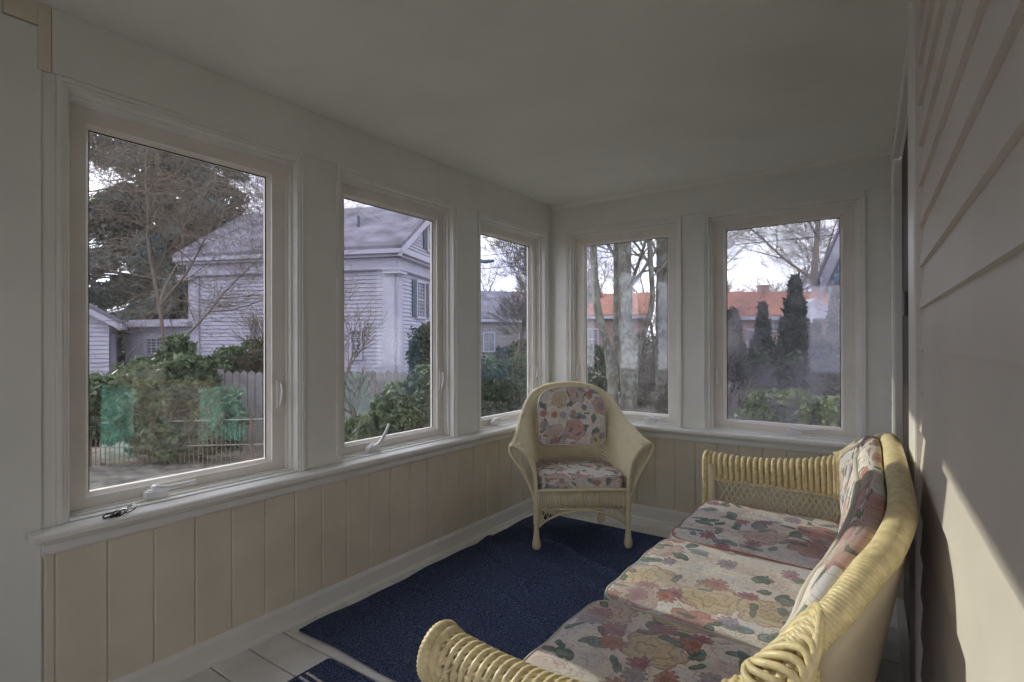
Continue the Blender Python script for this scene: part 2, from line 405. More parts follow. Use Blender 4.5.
# right wall: clapboard vinyl siding, doorway with casing
def rwall():
    mb = MB()
    EX = .102; z0 = 1.267-EX*13
    def lap(ya, yb, zlo, zhi):
        z = z0; P = []
        k = 0
        while z < zhi:
            a, b = max(z, zlo), min(z+EX, zhi)
            if b > a:
                fa = (a-z)/EX; fb = (b-z)/EX
                P += [(.009*(1-fa)+.001, a), (.009*(1-fb)+.001, b)]
            z += EX
        poly = [(0-.02, P[0][1])]+P+[(-.02, P[-1][1])]
        # strip mesh
        v = []; f = []
        for off, z in P: v += [(RWx(ya, off), ya, z), (RWx(yb, off), yb, z)]
        n = len(P)
        for i in range(n-1): f.append((2*i, 2*i+1, 2*i+3, 2*i+2))
        mb.add(v, f)
        for yy, s in ((ya, 0), (yb, 1)):
            for i in range(0, n-1, 2):
                mb.add([(RWx(yy, P[i][0]), yy, P[i][1]), (RWx(yy, P[i+1][0]), yy, P[i+1][1]), (RWx(yy, -.02), yy, P[i+1][1]), (RWx(yy, -.02), yy, P[i][1])], [(0, 1, 2, 3)])
    lap(-1.3, 1.70, .30, ZC+.01); lap(3.40, YB, .0, ZC+.01)
    # sheathing behind the siding, with the doorway left open
    def slab(ya, yb, za, zb, o0, o1):
        mb.prism([(RWx(ya, o0), ya, za), (RWx(yb, o0), yb, za), (RWx(yb, o1), yb, za), (RWx(ya, o1), ya, za)], (0, 0, zb-za))
    slab(-1.3, 1.97, -.1, ZC+.02, -.02, -.12); slab(3.30, YB+.1, -.1, ZC+.02, -.02, -.12); slab(1.97, 3.30, 2.2, ZC+.02, 0, -.12)
    w = mb.build('wall_right', 'siding', recalc=False); w['kind'] = 'structure'
    def piece(name, mat, ya, yb, za, zb, o0, o1, parent=w, **k):
        m = MB(); m.prism([(RWx(ya, o0), ya, za), (RWx(yb, o0), yb, za), (RWx(yb, o1), yb, za), (RWx(ya, o1), ya, za)], (0, 0, zb-za)); return m.build(name, mat, parent, **k)
    # channel beside the casing and casing boards
    piece('corner_channel', 'siding', 1.70, 1.715, 0, ZC, .016, -.02)
    mbx = piece('base_board', 'siding', -1.3, 1.97, .0, .20, .004, -.02, bevel=.003)
    mbx = piece('base_board', 'siding', -1.3, 1.90, .205, .30, .020, -.02, bevel=.003)
    return w, piece
wr, piece = rwall()
d = thing('door_1', None, None, (RWx(2.6), 2.6, 0), kind='structure', wc=True)
piece('door_casing', 'trim', 1.74, 1.968, 0, ZC-.002, .018, -.02, d, bevel=.004)
piece('door_casing', 'trim', 3.302, 3.39, 0, 2.26, .016, -.02, d, bevel=.004)
piece('door_jamb', 'trim', 1.968, 1.985, 0, 2.2, .006, -.12, d)
piece('door_jamb', 'trim', 3.285, 3.302, 0, 2.2, .006, -.024, d)
piece('door_panel', 'door', 1.99, 3.29, .02, 2.18, -.026, -.07, d)
piece('door_head', 'trim', 1.968, 3.302, 2.19, 2.27, .010, -.02, d, bevel=.003)
piece('door_threshold', 'trim', 1.99, 3.29, -.005, .02, .01, -.07, d)
piece('door_closer', 'metal', 2.86, 2.98, 1.40, 1.50, -.012, -.026, d, bevel=.003)
# pale ribbed strip low on the right wall
mb = MB(); y = -.6
while y < 1.96:
    mb.prism([(RWx(y, .004), y, .06), (RWx(y, .010), y+.006, .06), (RWx(y, .004), y+.012, .06)], (0, .02, .10)); y += .013
o = mb.build('ribbed_base_strip', 'trim', wr)

# ------------------------------------------------------------------ windows
def window(idx, F, u0, u1, g0, g1, latch, crank, raised=0, gm='glass'):
    root = thing('window_%d' % idx, None, None, F((u0+u1)/2, 0, ZO0), kind='structure', wc=True)
    zg0, zg1 = .759, 2.046
    def ring(mb, a0, a1, b0, b1, w0, w1, t, tb=None):
        tb = t if tb is None else tb
        ubox(mb, F, a0, a0+t, w0, w1, b0, b1); ubox(mb, F, a1-t, a1, w0, w1, b0, b1)
        ubox(mb, F, a0+t, a1-t, w0, w1, b1-t, b1); ubox(mb, F, a0+t, a1-t, w0, w1, b0, b0+tb)
    mb = MB()   # casing bead proud of the wall, three sides
    for off, ww, th in ((.0, -.012, .016), (.016, -.006, .010)):
        a0, a1, b1 = u0-.026+off, u1+.026-off, ZO1+.026-off
        ubox(mb, F, a0, a0+th, ww, .01, ZO0-.004, b1); ubox(mb, F, a1-th, a1, ww, .01, ZO0-.004, b1); ubox(mb, F, a0+th, a1-th, ww, .01, b1-th, b1)
    mb.build('window_casing', 'trim', root, bevel=.002)
    mb = MB()   # stepped jamb liner
    ring(mb, u0-.001, u1+.001, ZO0-.004, ZO1+.001, .0, .14, .010, .004)
    ring(mb, u0+.009, u1-.009, ZO0, ZO1-.009, .035, .14, .012, .006)
    ring(mb, u0+.020, u1-.020, ZO0-.004, ZO1-.020, .055, .14, .008, .016)
    mb.build('window_jamb', 'trim', root, bevel=.0015)
    a0, a1, b0, b1 = u0+.026, u1-.026, ZO0+.008, ZO1-.026
    mb = MB()   # sash: mitred frame with bevelled inner edge
    def frame(mb, o, i, w0, w1, wi0):
        (oa, ob, oc, od), (ia, ib, ic, id_) = o, i
        oc_ = [(oa, oc), (ob, oc), (ob, od), (oa, od)]; ic_ = [(ia, ic), (ib, ic), (ib, id_), (ia, id_)]
        for k in range(4):
            j = (k+1) % 4
            p = [oc_[k], oc_[j], ic_[j], ic_[k]]
            v = [F(p[0][0], w0, p[0][1]), F(p[1][0], w0, p[1][1]), F(p[2][0], wi0, p[2][1]), F(p[3][0], wi0, p[3][1]),
                 F(p[0][0], w1, p[0][1]), F(p[1][0], w1, p[1][1]), F(p[2][0], w1, p[2][1]), F(p[3][0], w1, p[3][1])]
            mb.add(v, [(0, 1, 2, 3), (7, 6, 5, 4), (0, 4, 5, 1), (1, 5, 6, 2), (2, 6, 7, 3), (3, 7, 4, 0)])
    frame(mb, (a0, a1, b0, b1), (g0-.014, g1+.014, zg0-.014, zg1+.014), .072, .125, .072)
    frame(mb, (g0-.014, g1+.014, zg0-.014, zg1+.014), (g0, g1, zg0, zg1), .080, .118, .094)
    mb.build('sash', 'sash', root)
    mb = MB(); ubox(mb, F, g0-.006, g1+.006, .100, .105, zg0-.006, zg1+.006); mb.build('glass_pane', gm, root)
    mb = MB(); ubox(mb, F, g0, g0+.004, .0975, .1000, zg0, zg1); ubox(mb, F, g1-.004, g1, .0975, .1000, zg0, zg1); ubox(mb, F, g0, g1, .0975, .1, zg1-.004, zg1); mb.build('glazing_gasket', 'dark', root)
    # crank operator on the bottom stool
    c = crank; mb = MB()
    ubox(mb, F, c-.045, c+.035, .035, .066, ZO0+.006, ZO0+.028)
    for t in range(4): ubox(mb, F, c-.045+.012*t, c+.035-.008*t, .030+.004*t, .066, ZO0+.028+.005*t, ZO0+.033+.005*t)
    h = mb.build('crank_housing', 'plastic', root, bevel=.003)
    mb = MB()
    if raised:
        pth = [F(c-.01, .03, ZO0+.035), F(c+.0, .005, ZO0+.05), F(c+.03, -.01, ZO0+.10), F(c+.055, -.015, ZO0+.15)]
    else:
        pth = [F(c-.02, .035, ZO0+.048), F(c-.012, .012, ZO0+.052), F(c+.02, .004, ZO0+.045), F(c+.10, .006, ZO0+.046), F(c+.12, .008, ZO0+.046)]
    P = crom(pth, 16); mb.tube(P, np.linspace(.0095, .0075, 16), 8)
    mb.build('crank_handle', 'plastic', root, smooth=True)
    # sash lock on the frame side
    lu = {'R': u1-.060, 'L': u0+.050}[latch]; mb = MB()
    ubox(mb, F, lu-.013, lu+.013, .062, .074, .985, 1.115)
    mb.build('lock_plate', 'sash', root, bevel=.004)
    mb = MB(); P = crom([F(lu, .058, 1.0), F(lu, .045, 1.03), F(lu, .040, 1.07), F(lu, .052, 1.10)], 10); mb.tube(P, [.004, .006, .007, .007, .007, .007, .006, .006, .005, .004], 6)
    mb.build('lock_lever', 'plastic', root, smooth=True)
window(1, LW, *OPL[0], .722, 1.394, 'R', .925); window(2, LW, *OPL[1], 1.822, 2.498, 'R', 1.98, 1); window(3, LW, *OPL[2], 2.949, 3.604, 'R', 3.08)
window(4, BW, *OPB[0], -1.970, -1.310, 'L', -1.42); window(5, BW, *OPB[1], -.903, -.237, 'L', -.48, 0, 'hazy_glass')

# keys on the near end of the sill
ks = thing('key_ring', 'small black bunch of keys lying on the white sill under the nearest window', 'keys', (-2.19, .76, .690), .25)
def ringpath(r, c, tilt=.35, n=22): return [(c[0]+r*math.cos(a), c[1]+r*math.sin(a), c[2]+r*tilt*(1+math.sin(a))) for a in np.linspace(0, 2*PI, n, endpoint=False)]
MB().tube(ringpath(.018, (0, .045, .003), .5), .0022, 5, closed=True).build('ring', 'metal', ks, smooth=True)
MB().tube(ringpath(.013, (.008, .012, .003), .6), .0026, 5, closed=True).build('ring', 'metal', ks, smooth=True)
for k, (a, l) in enumerate(((-1.7, .05), (-1.2, .045), (-2.2, .042))):
    m = MB(); dx, dy = math.cos(a), math.sin(a); z = .002+.0035*k
    m.tube([(dx*.004, dy*.004+.01, z+.002), (dx*.012, dy*.012+.01, z+.002), (dx*.022, dy*.022+.01, z+.002)], [.006, .011, .006], 10)
    m.tube([(dx*.02, dy*.02+.01, z), (dx*l, dy*l+.01, z)], .0028, 4)
    for q in (.6, .75, .9): m.box((dx*l*q-.003, dy*l*q+.007, z-.001), (dx*l*q+.003, dy*l*q+.013, z+.005))
    m.build('key', 'metal', ks)
m = MB(); P = crom([(.0, .0, .004), (.012, -.02, .012), (.0, -.045, .005), (-.012, -.03, .014), (.004, -.005, .01), (.014, .02, .008)], 40); m.tube(P, .0028, 5)
m.build('strap', 'metal', ks, smooth=True)

# ================================================================== RUGS
def rug(name, x0, x1, y0, y1, label, wr, seed, stripes=()):
    rng = np.random.RandomState(seed)
    nx, ny = 150, 190; X, Y = np.meshgrid(np.linspace(x0, x1, nx), np.linspace(y0, y1, ny), indexing='ij')
    edge = np.minimum(np.minimum(X-x0, x1-X), np.minimum(Y-y0, y1-Y))
    Zt = .011*np.clip(edge/.012, 0, 1)**.5+.002
    for (px, py, ang, ln, hh, ww) in wr:
        ca, sa = math.cos(ang), math.sin(ang); a = (X-px)*ca+(Y-py)*sa; b = -(X-px)*sa+(Y-py)*ca+.02*np.sin(a*9+seed)
        Zt += 2.2*hh*np.exp(-(b/ww/1.2)**2)*np.exp(-(a/ln)**4)
    Zt += .0012*np.sin(X*23+Y*5)+.0012*np.sin(Y*31-X*7)+.0008*rng.randn(nx, ny)
    X = X+np.where(X < x0+.3, -.018*np.exp(-((Y-2.76)/.05)**2)+.008*np.sin(Y*7.3)+.004*np.sin(Y*19), 0)*(1-np.clip((X-x0)/.3, 0, 1))*(1 if wr else .3)
    Y = Y+.006*np.sin(X*9)*np.clip(1-(Y-y0)/.2, 0, 1)
    root = thing(name, label, 'rug', ((x0+x1)/2, (y0+y1)/2, 0), wc=True)
    mb = MB(); mb.grid(np.stack([X, Y, Zt], -1))
    bot = np.stack([X, Y, np.full_like(X, .0015)], -1); mb.grid(bot[::-1])
    ring = [(i, 0) for i in range(nx)]+[(nx-1, j) for j in range(1, ny)]+[(i, ny-1) for i in range(nx-2, -1, -1)]+[(0, j) for j in range(ny-2, 0, -1)]
    top = np.array([[X[i, j], Y[i, j], Zt[i, j]] for i, j in ring]); lo = top.copy(); lo[:, 2] = .0015
    n = len(ring); mb.add(np.vstack([top, lo]), [(k, (k+1) % n, n+(k+1) % n, n+k) for k in range(n)])
    mb.build('rug_field', 'rug', root, smooth=True, recalc=False)
    e = MB(); ec = top.copy(); ec[:, 2] = .009; e.tube(ec[::2], .0065, 6, closed=True); o = e.build('bound_edge', 'rug', root, smooth=True)
    for ys in stripes:
        j = int((ys-y0)/(y1-y0)*(ny-1)); w = 1
        p = np.stack([X[2:-2, j], Y[2:-2, j], Zt[2:-2, j]+.0005], 1); s = MB(); g = np.stack([p+[0, -.006, .0], p+[0, -.004, .0016], p+[0, .004, .0016], p+[0, .006, 0]], 1); s.grid(g)
        s.build('white_stripe', 'stripe', root, smooth=True)
    return root
rug('area_rug', -2.145, -.62, 1.445, 3.455, 'large plain dark navy braided rug under the wicker armchair', [
    (-1.45, 2.85, -.35, .55, .011, .014), (-1.7, 2.45, -.25, .45, .009, .012), (-1.2, 2.55, -.30, .5, .010, .014), (-1.4, 2.15, -.2, .6, .008, .016),
    (-1.75, 2.02, .1, .3, .007, .012), (-1.2, 3.05, -.5, .3, .005, .01), (-2.0, 2.72, -.5, .2, .014, .03), (-1.6, 1.75, -.1, .5, .003, .02)], 1)
rug('runner_rug', -1.855, -.85, .25, 1.375, 'narrow navy runner with thin white stripes at the bottom edge, beside the plain navy rug', [], 2,
    stripes=(1.262, 1.236, 1.06, 1.034, .86, .834))

# ================================================================== WICKER
def ring_tube(mb, P, r, k=8, step=.0065, amp=.10):
    """a wrapped rod: a tube whose radius ripples with each turn of cane"""
    P = np.asarray(P, float); L = np.linalg.norm(np.diff(P, axis=0), axis=1).sum(); n = max(8, int(L/step*3))
    Q = crom(P, n); s = np.arange(n)/3.0
    mb.tube(Q, r*(1+amp*(np.abs(np.sin(PI*s))-.5)), k)
def braid(mb, P, r, strands=3, pitch=.07, rs=None, k=5):
    P = np.asarray(P, float); L = np.linalg.norm(np.diff(P, axis=0), axis=1).sum(); n = max(12, int(L/pitch*12)); Q = crom(P, n)
    T = np.gradient(Q, axis=0); T /= np.linalg.norm(T, axis=1)[:, None]
    up = np.array([.13, .2, 1.]); A = np.cross(T, up); A /= np.linalg.norm(A, axis=1)[:, None]; B = np.cross(T, A)
    s = np.linspace(0, L, n)*2*PI/pitch
    for i in range(strands):
        ph = s+2*PI*i/strands
        mb.tube(Q+r*(np.cos(ph)[:, None]*A+np.sin(ph)[:, None]*B), rs or r*.8, k)
def turned_leg(root, x, y, ztop, name='leg'):
    mb = MB(); prof = [(.012, 0), (.020, .004), (.027, .022), (.027, .040), (.021, .065), (.0165, .11), (.0155, .15), (.019, .165), (.020, .172)]
    mb.lathe(prof, (x, y, .013 if root.get('_rug') else 0), 12)
    z = .172; zz = []
    while z < ztop: zz += [(.0185, z), (.0205, z+.003)]; z += .006
    mb.lathe([(.019, .172)]+zz+[(.016, ztop)], (x, y, .013 if root.get('_rug') else 0), 10)
    return mb.build(name, 'wick', root, smooth=True)

def pillow(mb_name, parent, hx, hy, hz, loc, rot=(0, 0, 0), puff=.28, topround=0, uvs=1.0, mat='floral', pipe='pipe', n=26, sag=0, pr=.0045):
    bm = bmesh.new(); bmesh.ops.create_cube(bm, size=2); bmesh.ops.subdivide_edges(bm, edges=bm.edges[:], cuts=n, use_grid_fill=True)
    from mathutils import Euler
    E = Euler(rot).to_matrix(); L = Vector(loc)
    def f(x, y, z):
        q = (abs(x)**9+abs(y)**9)**(1/9); m = max(abs(x), abs(y)); k = m/q if q > 1e-6 else 1
        x2, y2 = x*k, y*k
        th = (1-puff)+puff*(1-x2**4)*(1-y2**4)
        wz = z*(1-.05*z*z)
        if abs(z) > .999: wz += 0
        out = 1-.10*(abs(z)**6)*.35
        X, Y = x2*hx*out, y2*hy*out
        if topround: X *= 1-topround*max(0, y2)**3; Y *= 1-topround*.55*(x2**2)*max(0, y2)
        Z = wz*hz*th
        Z += .004*math.sin(X*21+Y*9)*(1-m)+.003*math.sin(Y*33-X*12)
        if sag and z > 0: Z -= sag*math.exp(-((x*1.3)**2+(y*1.3)**2))
        return L+E@Vector((X, Y, Z))
    lc = {}
    for v in bm.verts: lc[v.index] = (v.co.x*hx, v.co.y*hy, v.co.z*hz)
    for v in bm.verts: v.co = f(*v.co)
    ul = bm.loops.layers.uv.new('UVMap'); bm.faces.ensure_lookup_table(); bm.verts.index_update()
    off = (loc[0]*1.37+loc[1]*.7, loc[1]*1.9+loc[2])
    for fc in bm.faces:
        c = [lc[v.index] for v in fc.verts]; a = np.array(c); ext = a.max(0)-a.min(0); k = int(np.argmin(ext))
        i, j = [(1, 2), (0, 2), (0, 1)][k]
        for l, p in zip(fc.loops, c): l[ul].uv = ((p[i]+off[0])*uvs, (p[j]+off[1])*uvs); 
        fc.smooth = True
    me = bpy.data.meshes.new(mb_name); bm.to_mesh(me); bm.free(); me.materials.append(MT[mat])
    o = bpy.data.objects.new(mb_name, me); COL.objects.link(o); o.parent = parent
    if parent.get('_wc'): me.transform(Matrix.Translation(-parent.location))
    # piping round the upper and lower edges
    for zz in (.93, -.93):
        pts = []
        for k in range(120):
            a = 2*PI*k/120; c, s = math.cos(a), math.sin(a); m = max(abs(c), abs(s)); pts.append(f(c/m, s/m, zz))
        P = np.array([tuple(p) for p in pts]); 
        if parent.get('_wc'): P = P-np.array(parent.location)
        m = MB().tube(P, pr, 6, closed=True); po = m.build('piping', pipe, None, smooth=True); po.parent = o
    return o

def shell_fn(base, top, flare=2.6, zexp=1.0, n=241):
    Bc, Tc = crom(base, n), crom(top, n)
    def S(s, t):
        i = (s+1)/2*(n-1); i0 = int(min(max(i, 0), n-2)); u = i-i0
        b = Bc[i0]*(1-u)+Bc[i0+1]*u; q = Tc[i0]*(1-u)+Tc[i0+1]*u
        h = t**flare; v = 1-(1-t)**zexp if zexp != 1 else t
        return np.array([b[0]+(q[0]-b[0])*h, b[1]+(q[1]-b[1])*h, b[2]+(q[2]-b[2])*v])
    return S, Bc, Tc

# ---------------- armchair
def armchair():
    R = thing('wicker_armchair', 'cream wicker armchair with floral cushions on the navy rug in the window corner', 'armchair', (-1.715, 3.205, 0), math.radians(37.6))
    R['_rug'] = 1
    half_b = [(0, .245), (.13, .24), (.225, .19), (.262, .07), (.272, -.10), (.285, -.27)]
    half_t = [(0, .335, .985), (.16, .32, .968), (.275, .25, .905), (.345, .11, .785), (.390, -.08, .695), (.425, -.245, .650)]
    base = [(-x, y, .30) for x, y in half_b[:0:-1]]+[(x, y, .30) for x, y in half_b]
    top = [(-x, y, z) for x, y, z in half_t[:0:-1]]+list(half_t)
    S, Bc, Tc = shell_fn(base, top, 3.0, 1.35)
    # woven shell: many horizontal strands over upright stakes
    mb = MB(); NS = 64; rows = 30
    ss = np.linspace(-1, 1, NS*2+1)
    for j in range(rows):
        t = (j+.5)/rows*1.0
        segs = [(0, len(ss)-1)]
        if .17 < t < .33: segs = [(0, int(NS*.66)), (int(NS*1.34), len(ss)-1)]
        for a, b in segs:
            pts = []
            for i in range(a, b+1):
                p = S(ss[i], t); c = S(ss[i], min(t+.02, 1))-p; tn = S(min(ss[i]+.02, 1), t)-S(max(ss[i]-.02, -1), t); nn = np.cross(tn, c); nn /= np.linalg.norm(nn)+1e-9
                pts.append(p+nn*.0018*(1 if (i+j) % 2 else -1))
            mb.tube(pts, .0072, 5, cap=False)
    mb.build('woven_shell', 'wick', R, smooth=True)
    mb = MB()
    for i in range(0, NS*2+1, 2):
        mb.tube([S(ss[i], t) for t in (np.linspace(0, 1, 14) if abs(ss[i]) > .36 else np.linspace(.33, 1, 9))], .0035, 4)
    mb.build('upright_stakes', 'wick', R, smooth=True)
    mb = MB()   # diamond lattice band low in the back
    for k in range(-16, 17):
        for sg in (1, -1):
            s0 = k/16*.34; s1 = s0+sg*.085
            if abs(s1) > .36: continue
            mb.tube([S(s0+(s1-s0)*q, .17+.16*q)+np.array([0, -.004, 0]) for q in np.linspace(0, 1, 5)], .0032, 4)
    mb.build('lattice_band', 'wick', R, smooth=True)
    mb = MB(); ring_tube(mb, [S(s, .168) for s in np.linspace(-.36, .36, 12)], .008); ring_tube(mb, [S(s, .335) for s in np.linspace(-.36, .36, 12)], .008); mb.build('lattice_rail', 'wick', R, smooth=True)
    mb = MB(); braid(mb, Tc[::8], .0085, 3, .05, .0085); mb.build('braided_rim', 'wick', R, smooth=True)
    for sg in (-1, 1):
        mb = MB(); path = [S(sg, t) for t in np.linspace(1, 0, 14)]
        ring_tube(mb, path, .0125); mb.build('arm_front_post', 'wick', R, smooth=True)
        mb = MB()   # outer brace from the arm tip down to the leg
        tip = S(sg, 1); tip2 = tip+np.array([sg*.022, .0, -.015])
        mb.tube(crom([tip2, tip2+np.array([-sg*.005, .0, -.04]), (sg*.375, -.262, .50), (sg*.312, -.27, .37), (sg*.297, -.27, .30)], 20), .0085, 6)
        mb.tube(crom([tip2+np.array([-sg*.01, .012, 0]), (sg*.36, -.25, .50), (sg*.305, -.262, .36)], 14), .006, 5)
        mb.build('arm_brace', 'wick', R, smooth=True)
        mb = MB()   # rolled scroll at arm tip
        for q in range(5):
            mb.tube(crom([tip+np.array([-sg*.05, -.004, -.002+0*q]), tip+np.array([0, -.006, .004]), tip+np.array([sg*.022, -.004, -.014]), tip+np.array([sg*.012, .006, -.032])]+np.array([0, .011*q, .002*q]), 10), .006, 5)
        mb.build('arm_scroll', 'wick', R, smooth=True)
    for x in (-.285, .285): turned_leg(R, x, -.27, .34)
    for x in (-.215, .215): turned_leg(R, x, .20, .33)
    # apron with vertical ribs above an arched lattice
    mb = MB(); n = 38
    for i in range(n+1):
        x = -.268+.536*i/n
        mb.tube([(x, -.275-.003*(i % 2), .262), (x, -.282, .30), (x, -.278, .372)], .0062, 5)
    mb.build('ribbed_apron', 'wick', R, smooth=True)
    mb = MB(); ring_tube(mb, [(-.275, -.28, .376), (0, -.283, .378), (.275, -.28, .376)], .009); mb.tube([(-.27, -.278, .262), (.27, -.278, .262)], .006, 5); mb.build('seat_rail', 'wick', R, smooth=True)
    arch = lambda x: .150+.10*max(0, 1-(x/.27)**2)**.75
    mb = MB(); ap = [(x, -.275, arch(x)) for x in np.linspace(-.268, .268, 29)]; mb.tube(ap, .0075, 6); mb.tube([(x, y-.012, z+.002) for x, y, z in ap], .005, 5); mb.build('arched_stretcher', 'wick', R, smooth=True)
    mb = MB()
    for k in range(-9, 26):
        for sg in (1, -1):
            x0 = sg*(-.268+k*.0305); pts = []
            for q in np.linspace(0, 1, 12):
                z = .262-q*.115; x = x0+sg*q*.055
                if abs(x) < .267 and z > arch(x): pts.append((x, -.276, z))
            if len(pts) > 1: mb.tube(pts, .003, 4)
    mb.build('apron_lattice', 'wick', R, smooth=True)
    mb = MB(); mb.prism([(-.275, -.27, .345), (.275, -.27, .345), (.262, .08, .345), (.20, .21, .345), (-.20, .21, .345), (-.262, .08, .345)], (0, 0, .018)); mb.build('seat_deck', 'wood', R)
    mb = MB()
    for sg in (-1, 1): ring_tube(mb, [(sg*.285, -.25, .2), (sg*.25, 0, .2), (sg*.215, .18, .2)], .008)
    mb.build('side_stretcher', 'wick', R, smooth=True)
    pillow('seat_cushion', R, .268, .235, .050, (0, -.045, .418), puff=.22, uvs=1.5, n=22)
    pillow('back_cushion', R, .238, .205, .042, (0, .165, .775), rot=(math.radians(80), 0, 0), puff=.45, topround=.22, uvs=1.5, n=22)
    return R
armchair()

# ---------------- sofa
def sofa():
    CY = 2.05
    R = thing('wicker_sofa', 'long cream wicker sofa with three floral seat cushions against the beige clapboard wall', 'sofa', (-.42, CY, 0), wc=True)
    def sh(x, y): return x-.02*(y-1.27)*(1 if x > -.2 else 0)*min(1, max(0, (x+.2)/.15))
    hb = [(-.05, 0), (-.05, .5), (-.06, .8), (-.11, .98), (-.26, 1.085), (-.50, 1.10), (-.76, 1.10)]
    base = [(sh(x, CY-d), CY-d, .36) for x, d in hb[:0:-1]]+[(sh(x, CY+d), CY+d, .36) for x, d in hb]
    hn = [(.026, 0, .962), (.026, .4, .962), (.024, .72, .952), (-.002, .90, .928), (-.034, .98, .902), (-.075, 1.045, .852), (-.125, 1.088, .795)]
    hf = [(.026, 0, .962), (.024, .3, .935), (.020, .52, .905), (.008, .75, .868), (-.014, .90, .832), (-.038, .98, .808), (-.078, 1.045, .778), (-.125, 1.088, .745)]
    top = [(sh(x, CY-d), CY-d, z) for x, d, z in hn[:0:-1]]+[(sh(x, CY+d), CY+d, z) for x, d, z in hf]
    # arm line (crest of the roll)
    HA = {-1: [(-.105, 1.075, .825), (-.14, 1.10, .785), (-.20, 1.125, .735), (-.32, 1.143, .675), (-.50, 1.15, .638), (-.65, 1.15, .634), (-.82, 1.15, .648)],
          1: [(-.105, 1.075, .775), (-.14, 1.10, .75), (-.20, 1.125, .715), (-.32, 1.143, .675), (-.50, 1.15, .648), (-.67, 1.15, .640), (-.855, 1.15, .650)]}
    # back rim: wrapped tube
    mb = MB(); ring_tube(mb, top, .025, 12, .007, .12); o = mb.build('wrapped_rim', 'rim', R, smooth=True)
    # back: woven core and cloth-covered outer panel
    Tc = crom(top, 90)
    Bi = crom([(sh(x, CY-d), CY-d, .30) for x, d in hb[3:0:-1]]+[(sh(x, CY+d), CY+d, .30) for x, d in hb[:4]], 90)
    G = []
    for i in range(90):
        col = []
        for t in np.linspace(0, 1, 14):
            p = Bi[i]*(1-t)+Tc[i]*t; p = p.copy(); p[2] = .12+(Tc[i][2]-.02-.12)*t; p[0] += .012*t-.075*(1-t)**1.3; col.append(p)
        G.append(col)
    o = MB().grid(G).build('outer_back_panel', 'linen', R, smooth=True, recalc=False, solid=.006)
    mb = MB()
    for t in np.linspace(.02, .98, 60):
        pts = []
        for i in range(90):
            p = Bi[i]*(1-t)+Tc[i]*t; p = p.copy(); p[2] = .30+(Tc[i][2]-.30)*t; p[0] -= .012+.003*(1 if i % 2 else -1); pts.append(p)
        mb.tube(pts, .006, 4, cap=False)
    mb.build('woven_back', 'wick', R, smooth=True)
    for sg, nm in ((-1, 'near'), (1, 'far')):
        A = crom([(sh(x, CY+sg*d), CY+sg*d, z) for x, d, z in HA[sg]], 120)
        T = np.gradient(A, axis=0); T[:, 2] = 0; T /= np.linalg.norm(T, axis=1)[:, None]
        Nn = np.stack([-T[:, 1], T[:, 0], 0*T[:, 0]], 1); Nn *= np.sign(Nn[:, 1]*sg)[:, None]       # outward
        L = np.r_[0, np.cumsum(np.linalg.norm(np.diff(A, axis=0), axis=1))]
        def at(l):
            l = min(max(l, 0), L[-1]); return np.array([np.interp(l, L, A[:, k]) for k in range(3)]), np.array([np.interp(l, L, Nn[:, k]) for k in range(3)])
        def sect(l, rr=.046, zb=.515, slant=.0, inner=0.0):
            out = []
            for q in np.linspace(0, 1, 22):
                if q < .35: w, z = 0.0, None; f = q/.35
                c, nv = at(l+slant*q); cz = c[2]-rr
                if q < .35: p = c+nv*(-rr+inner); p = p.copy(); p[2] = zb+(cz-zb)*(q/.35)
                else:
                    a = PI-(q-.35)/.65*PI*1.45; p = c+nv*rr*math.cos(a); p = p.copy(); p[2] = cz+rr*math.sin(a)
                out.append(p)
            return out
        # thick cane ribs laid over the roll, a little slanted
        mb = MB(); l = .02; k = 0
        while l < L[-1]-.03:
            mb.tube(sect(l, .045, .515, .055 if sg < 0 else .01), .0085 if sg < 0 else .0138, 6); l += .0195 if sg < 0 else .0305; k += 1
        mb.build('arm_ribs', 'rim', R, smooth=True)
        # fine weave threading the ribs lengthways
        mb = MB()
        for q in range(1, 22, 1):
            pts = []
            for l in np.arange(.02, L[-1]-.01, .01225):
                s_ = sect(l, (.046 if sg < 0 else .040)+.007*(1 if (int(round(l/.01225))+q) % 2 else -1), .515, 0); pts.append(s_[q])
            mb.tube(pts, .0055, 4)
        mb.build('arm_weave', 'rim', R, smooth=True)
        # arm end: wrapped ring around the roll and post down to the leg
        mb = MB(); S2 = sect(L[-1], .052, .36, 0); ring_tube(mb, S2, .016, 8, .008, .12); 
        c, nv = at(L[-1]); mb.tube(sect(L[-1]-.022, .047, .515, 0), .0125, 6); c = c-np.array([0, 0, .050])
        for rr in (.040, .024, .009): mb.tube([c+np.array([-.002, 0, 0])+nv*rr*math.cos(a)+np.array([0, 0, rr*math.sin(a)]) for a in np.linspace(0, 2*PI, 18, endpoint=False)], .009, 6, closed=True)
        mb.build('arm_scroll_end', 'rim', R, smooth=True)
        # diamond lattice between seat and arm ribs
        mb = MB(); ya = CY+sg*1.045
        def lat(x, z):
            c, nv = at(np.interp(x, A[::-1, 0], L[::-1])); p = c-nv*.047; return np.array([p[0], p[1], z])
        k = 0; x = -.80
        while x < -.12:
            for s2 in (1, -1):
                x1 = x+s2*.085
                if -.80 <= x1 <= -.10: mb.tube([lat(x, .36), lat((x+x1)/2, .438), lat(x1, .515)], .0036, 4)
            x += .0305
        mb.build('arm_lattice', 'wick', R, smooth=True)
        mb = MB(); ring_tube(mb, [lat(x, .515) for x in np.linspace(-.80, -.12, 12)], .009); ring_tube(mb, [lat(x, .372) for x in np.linspace(-.80, -.12, 12)], .010); mb.build('arm_rail', 'wick', R, smooth=True)
        # braided knot where arm meets back rim
        mb = MB()
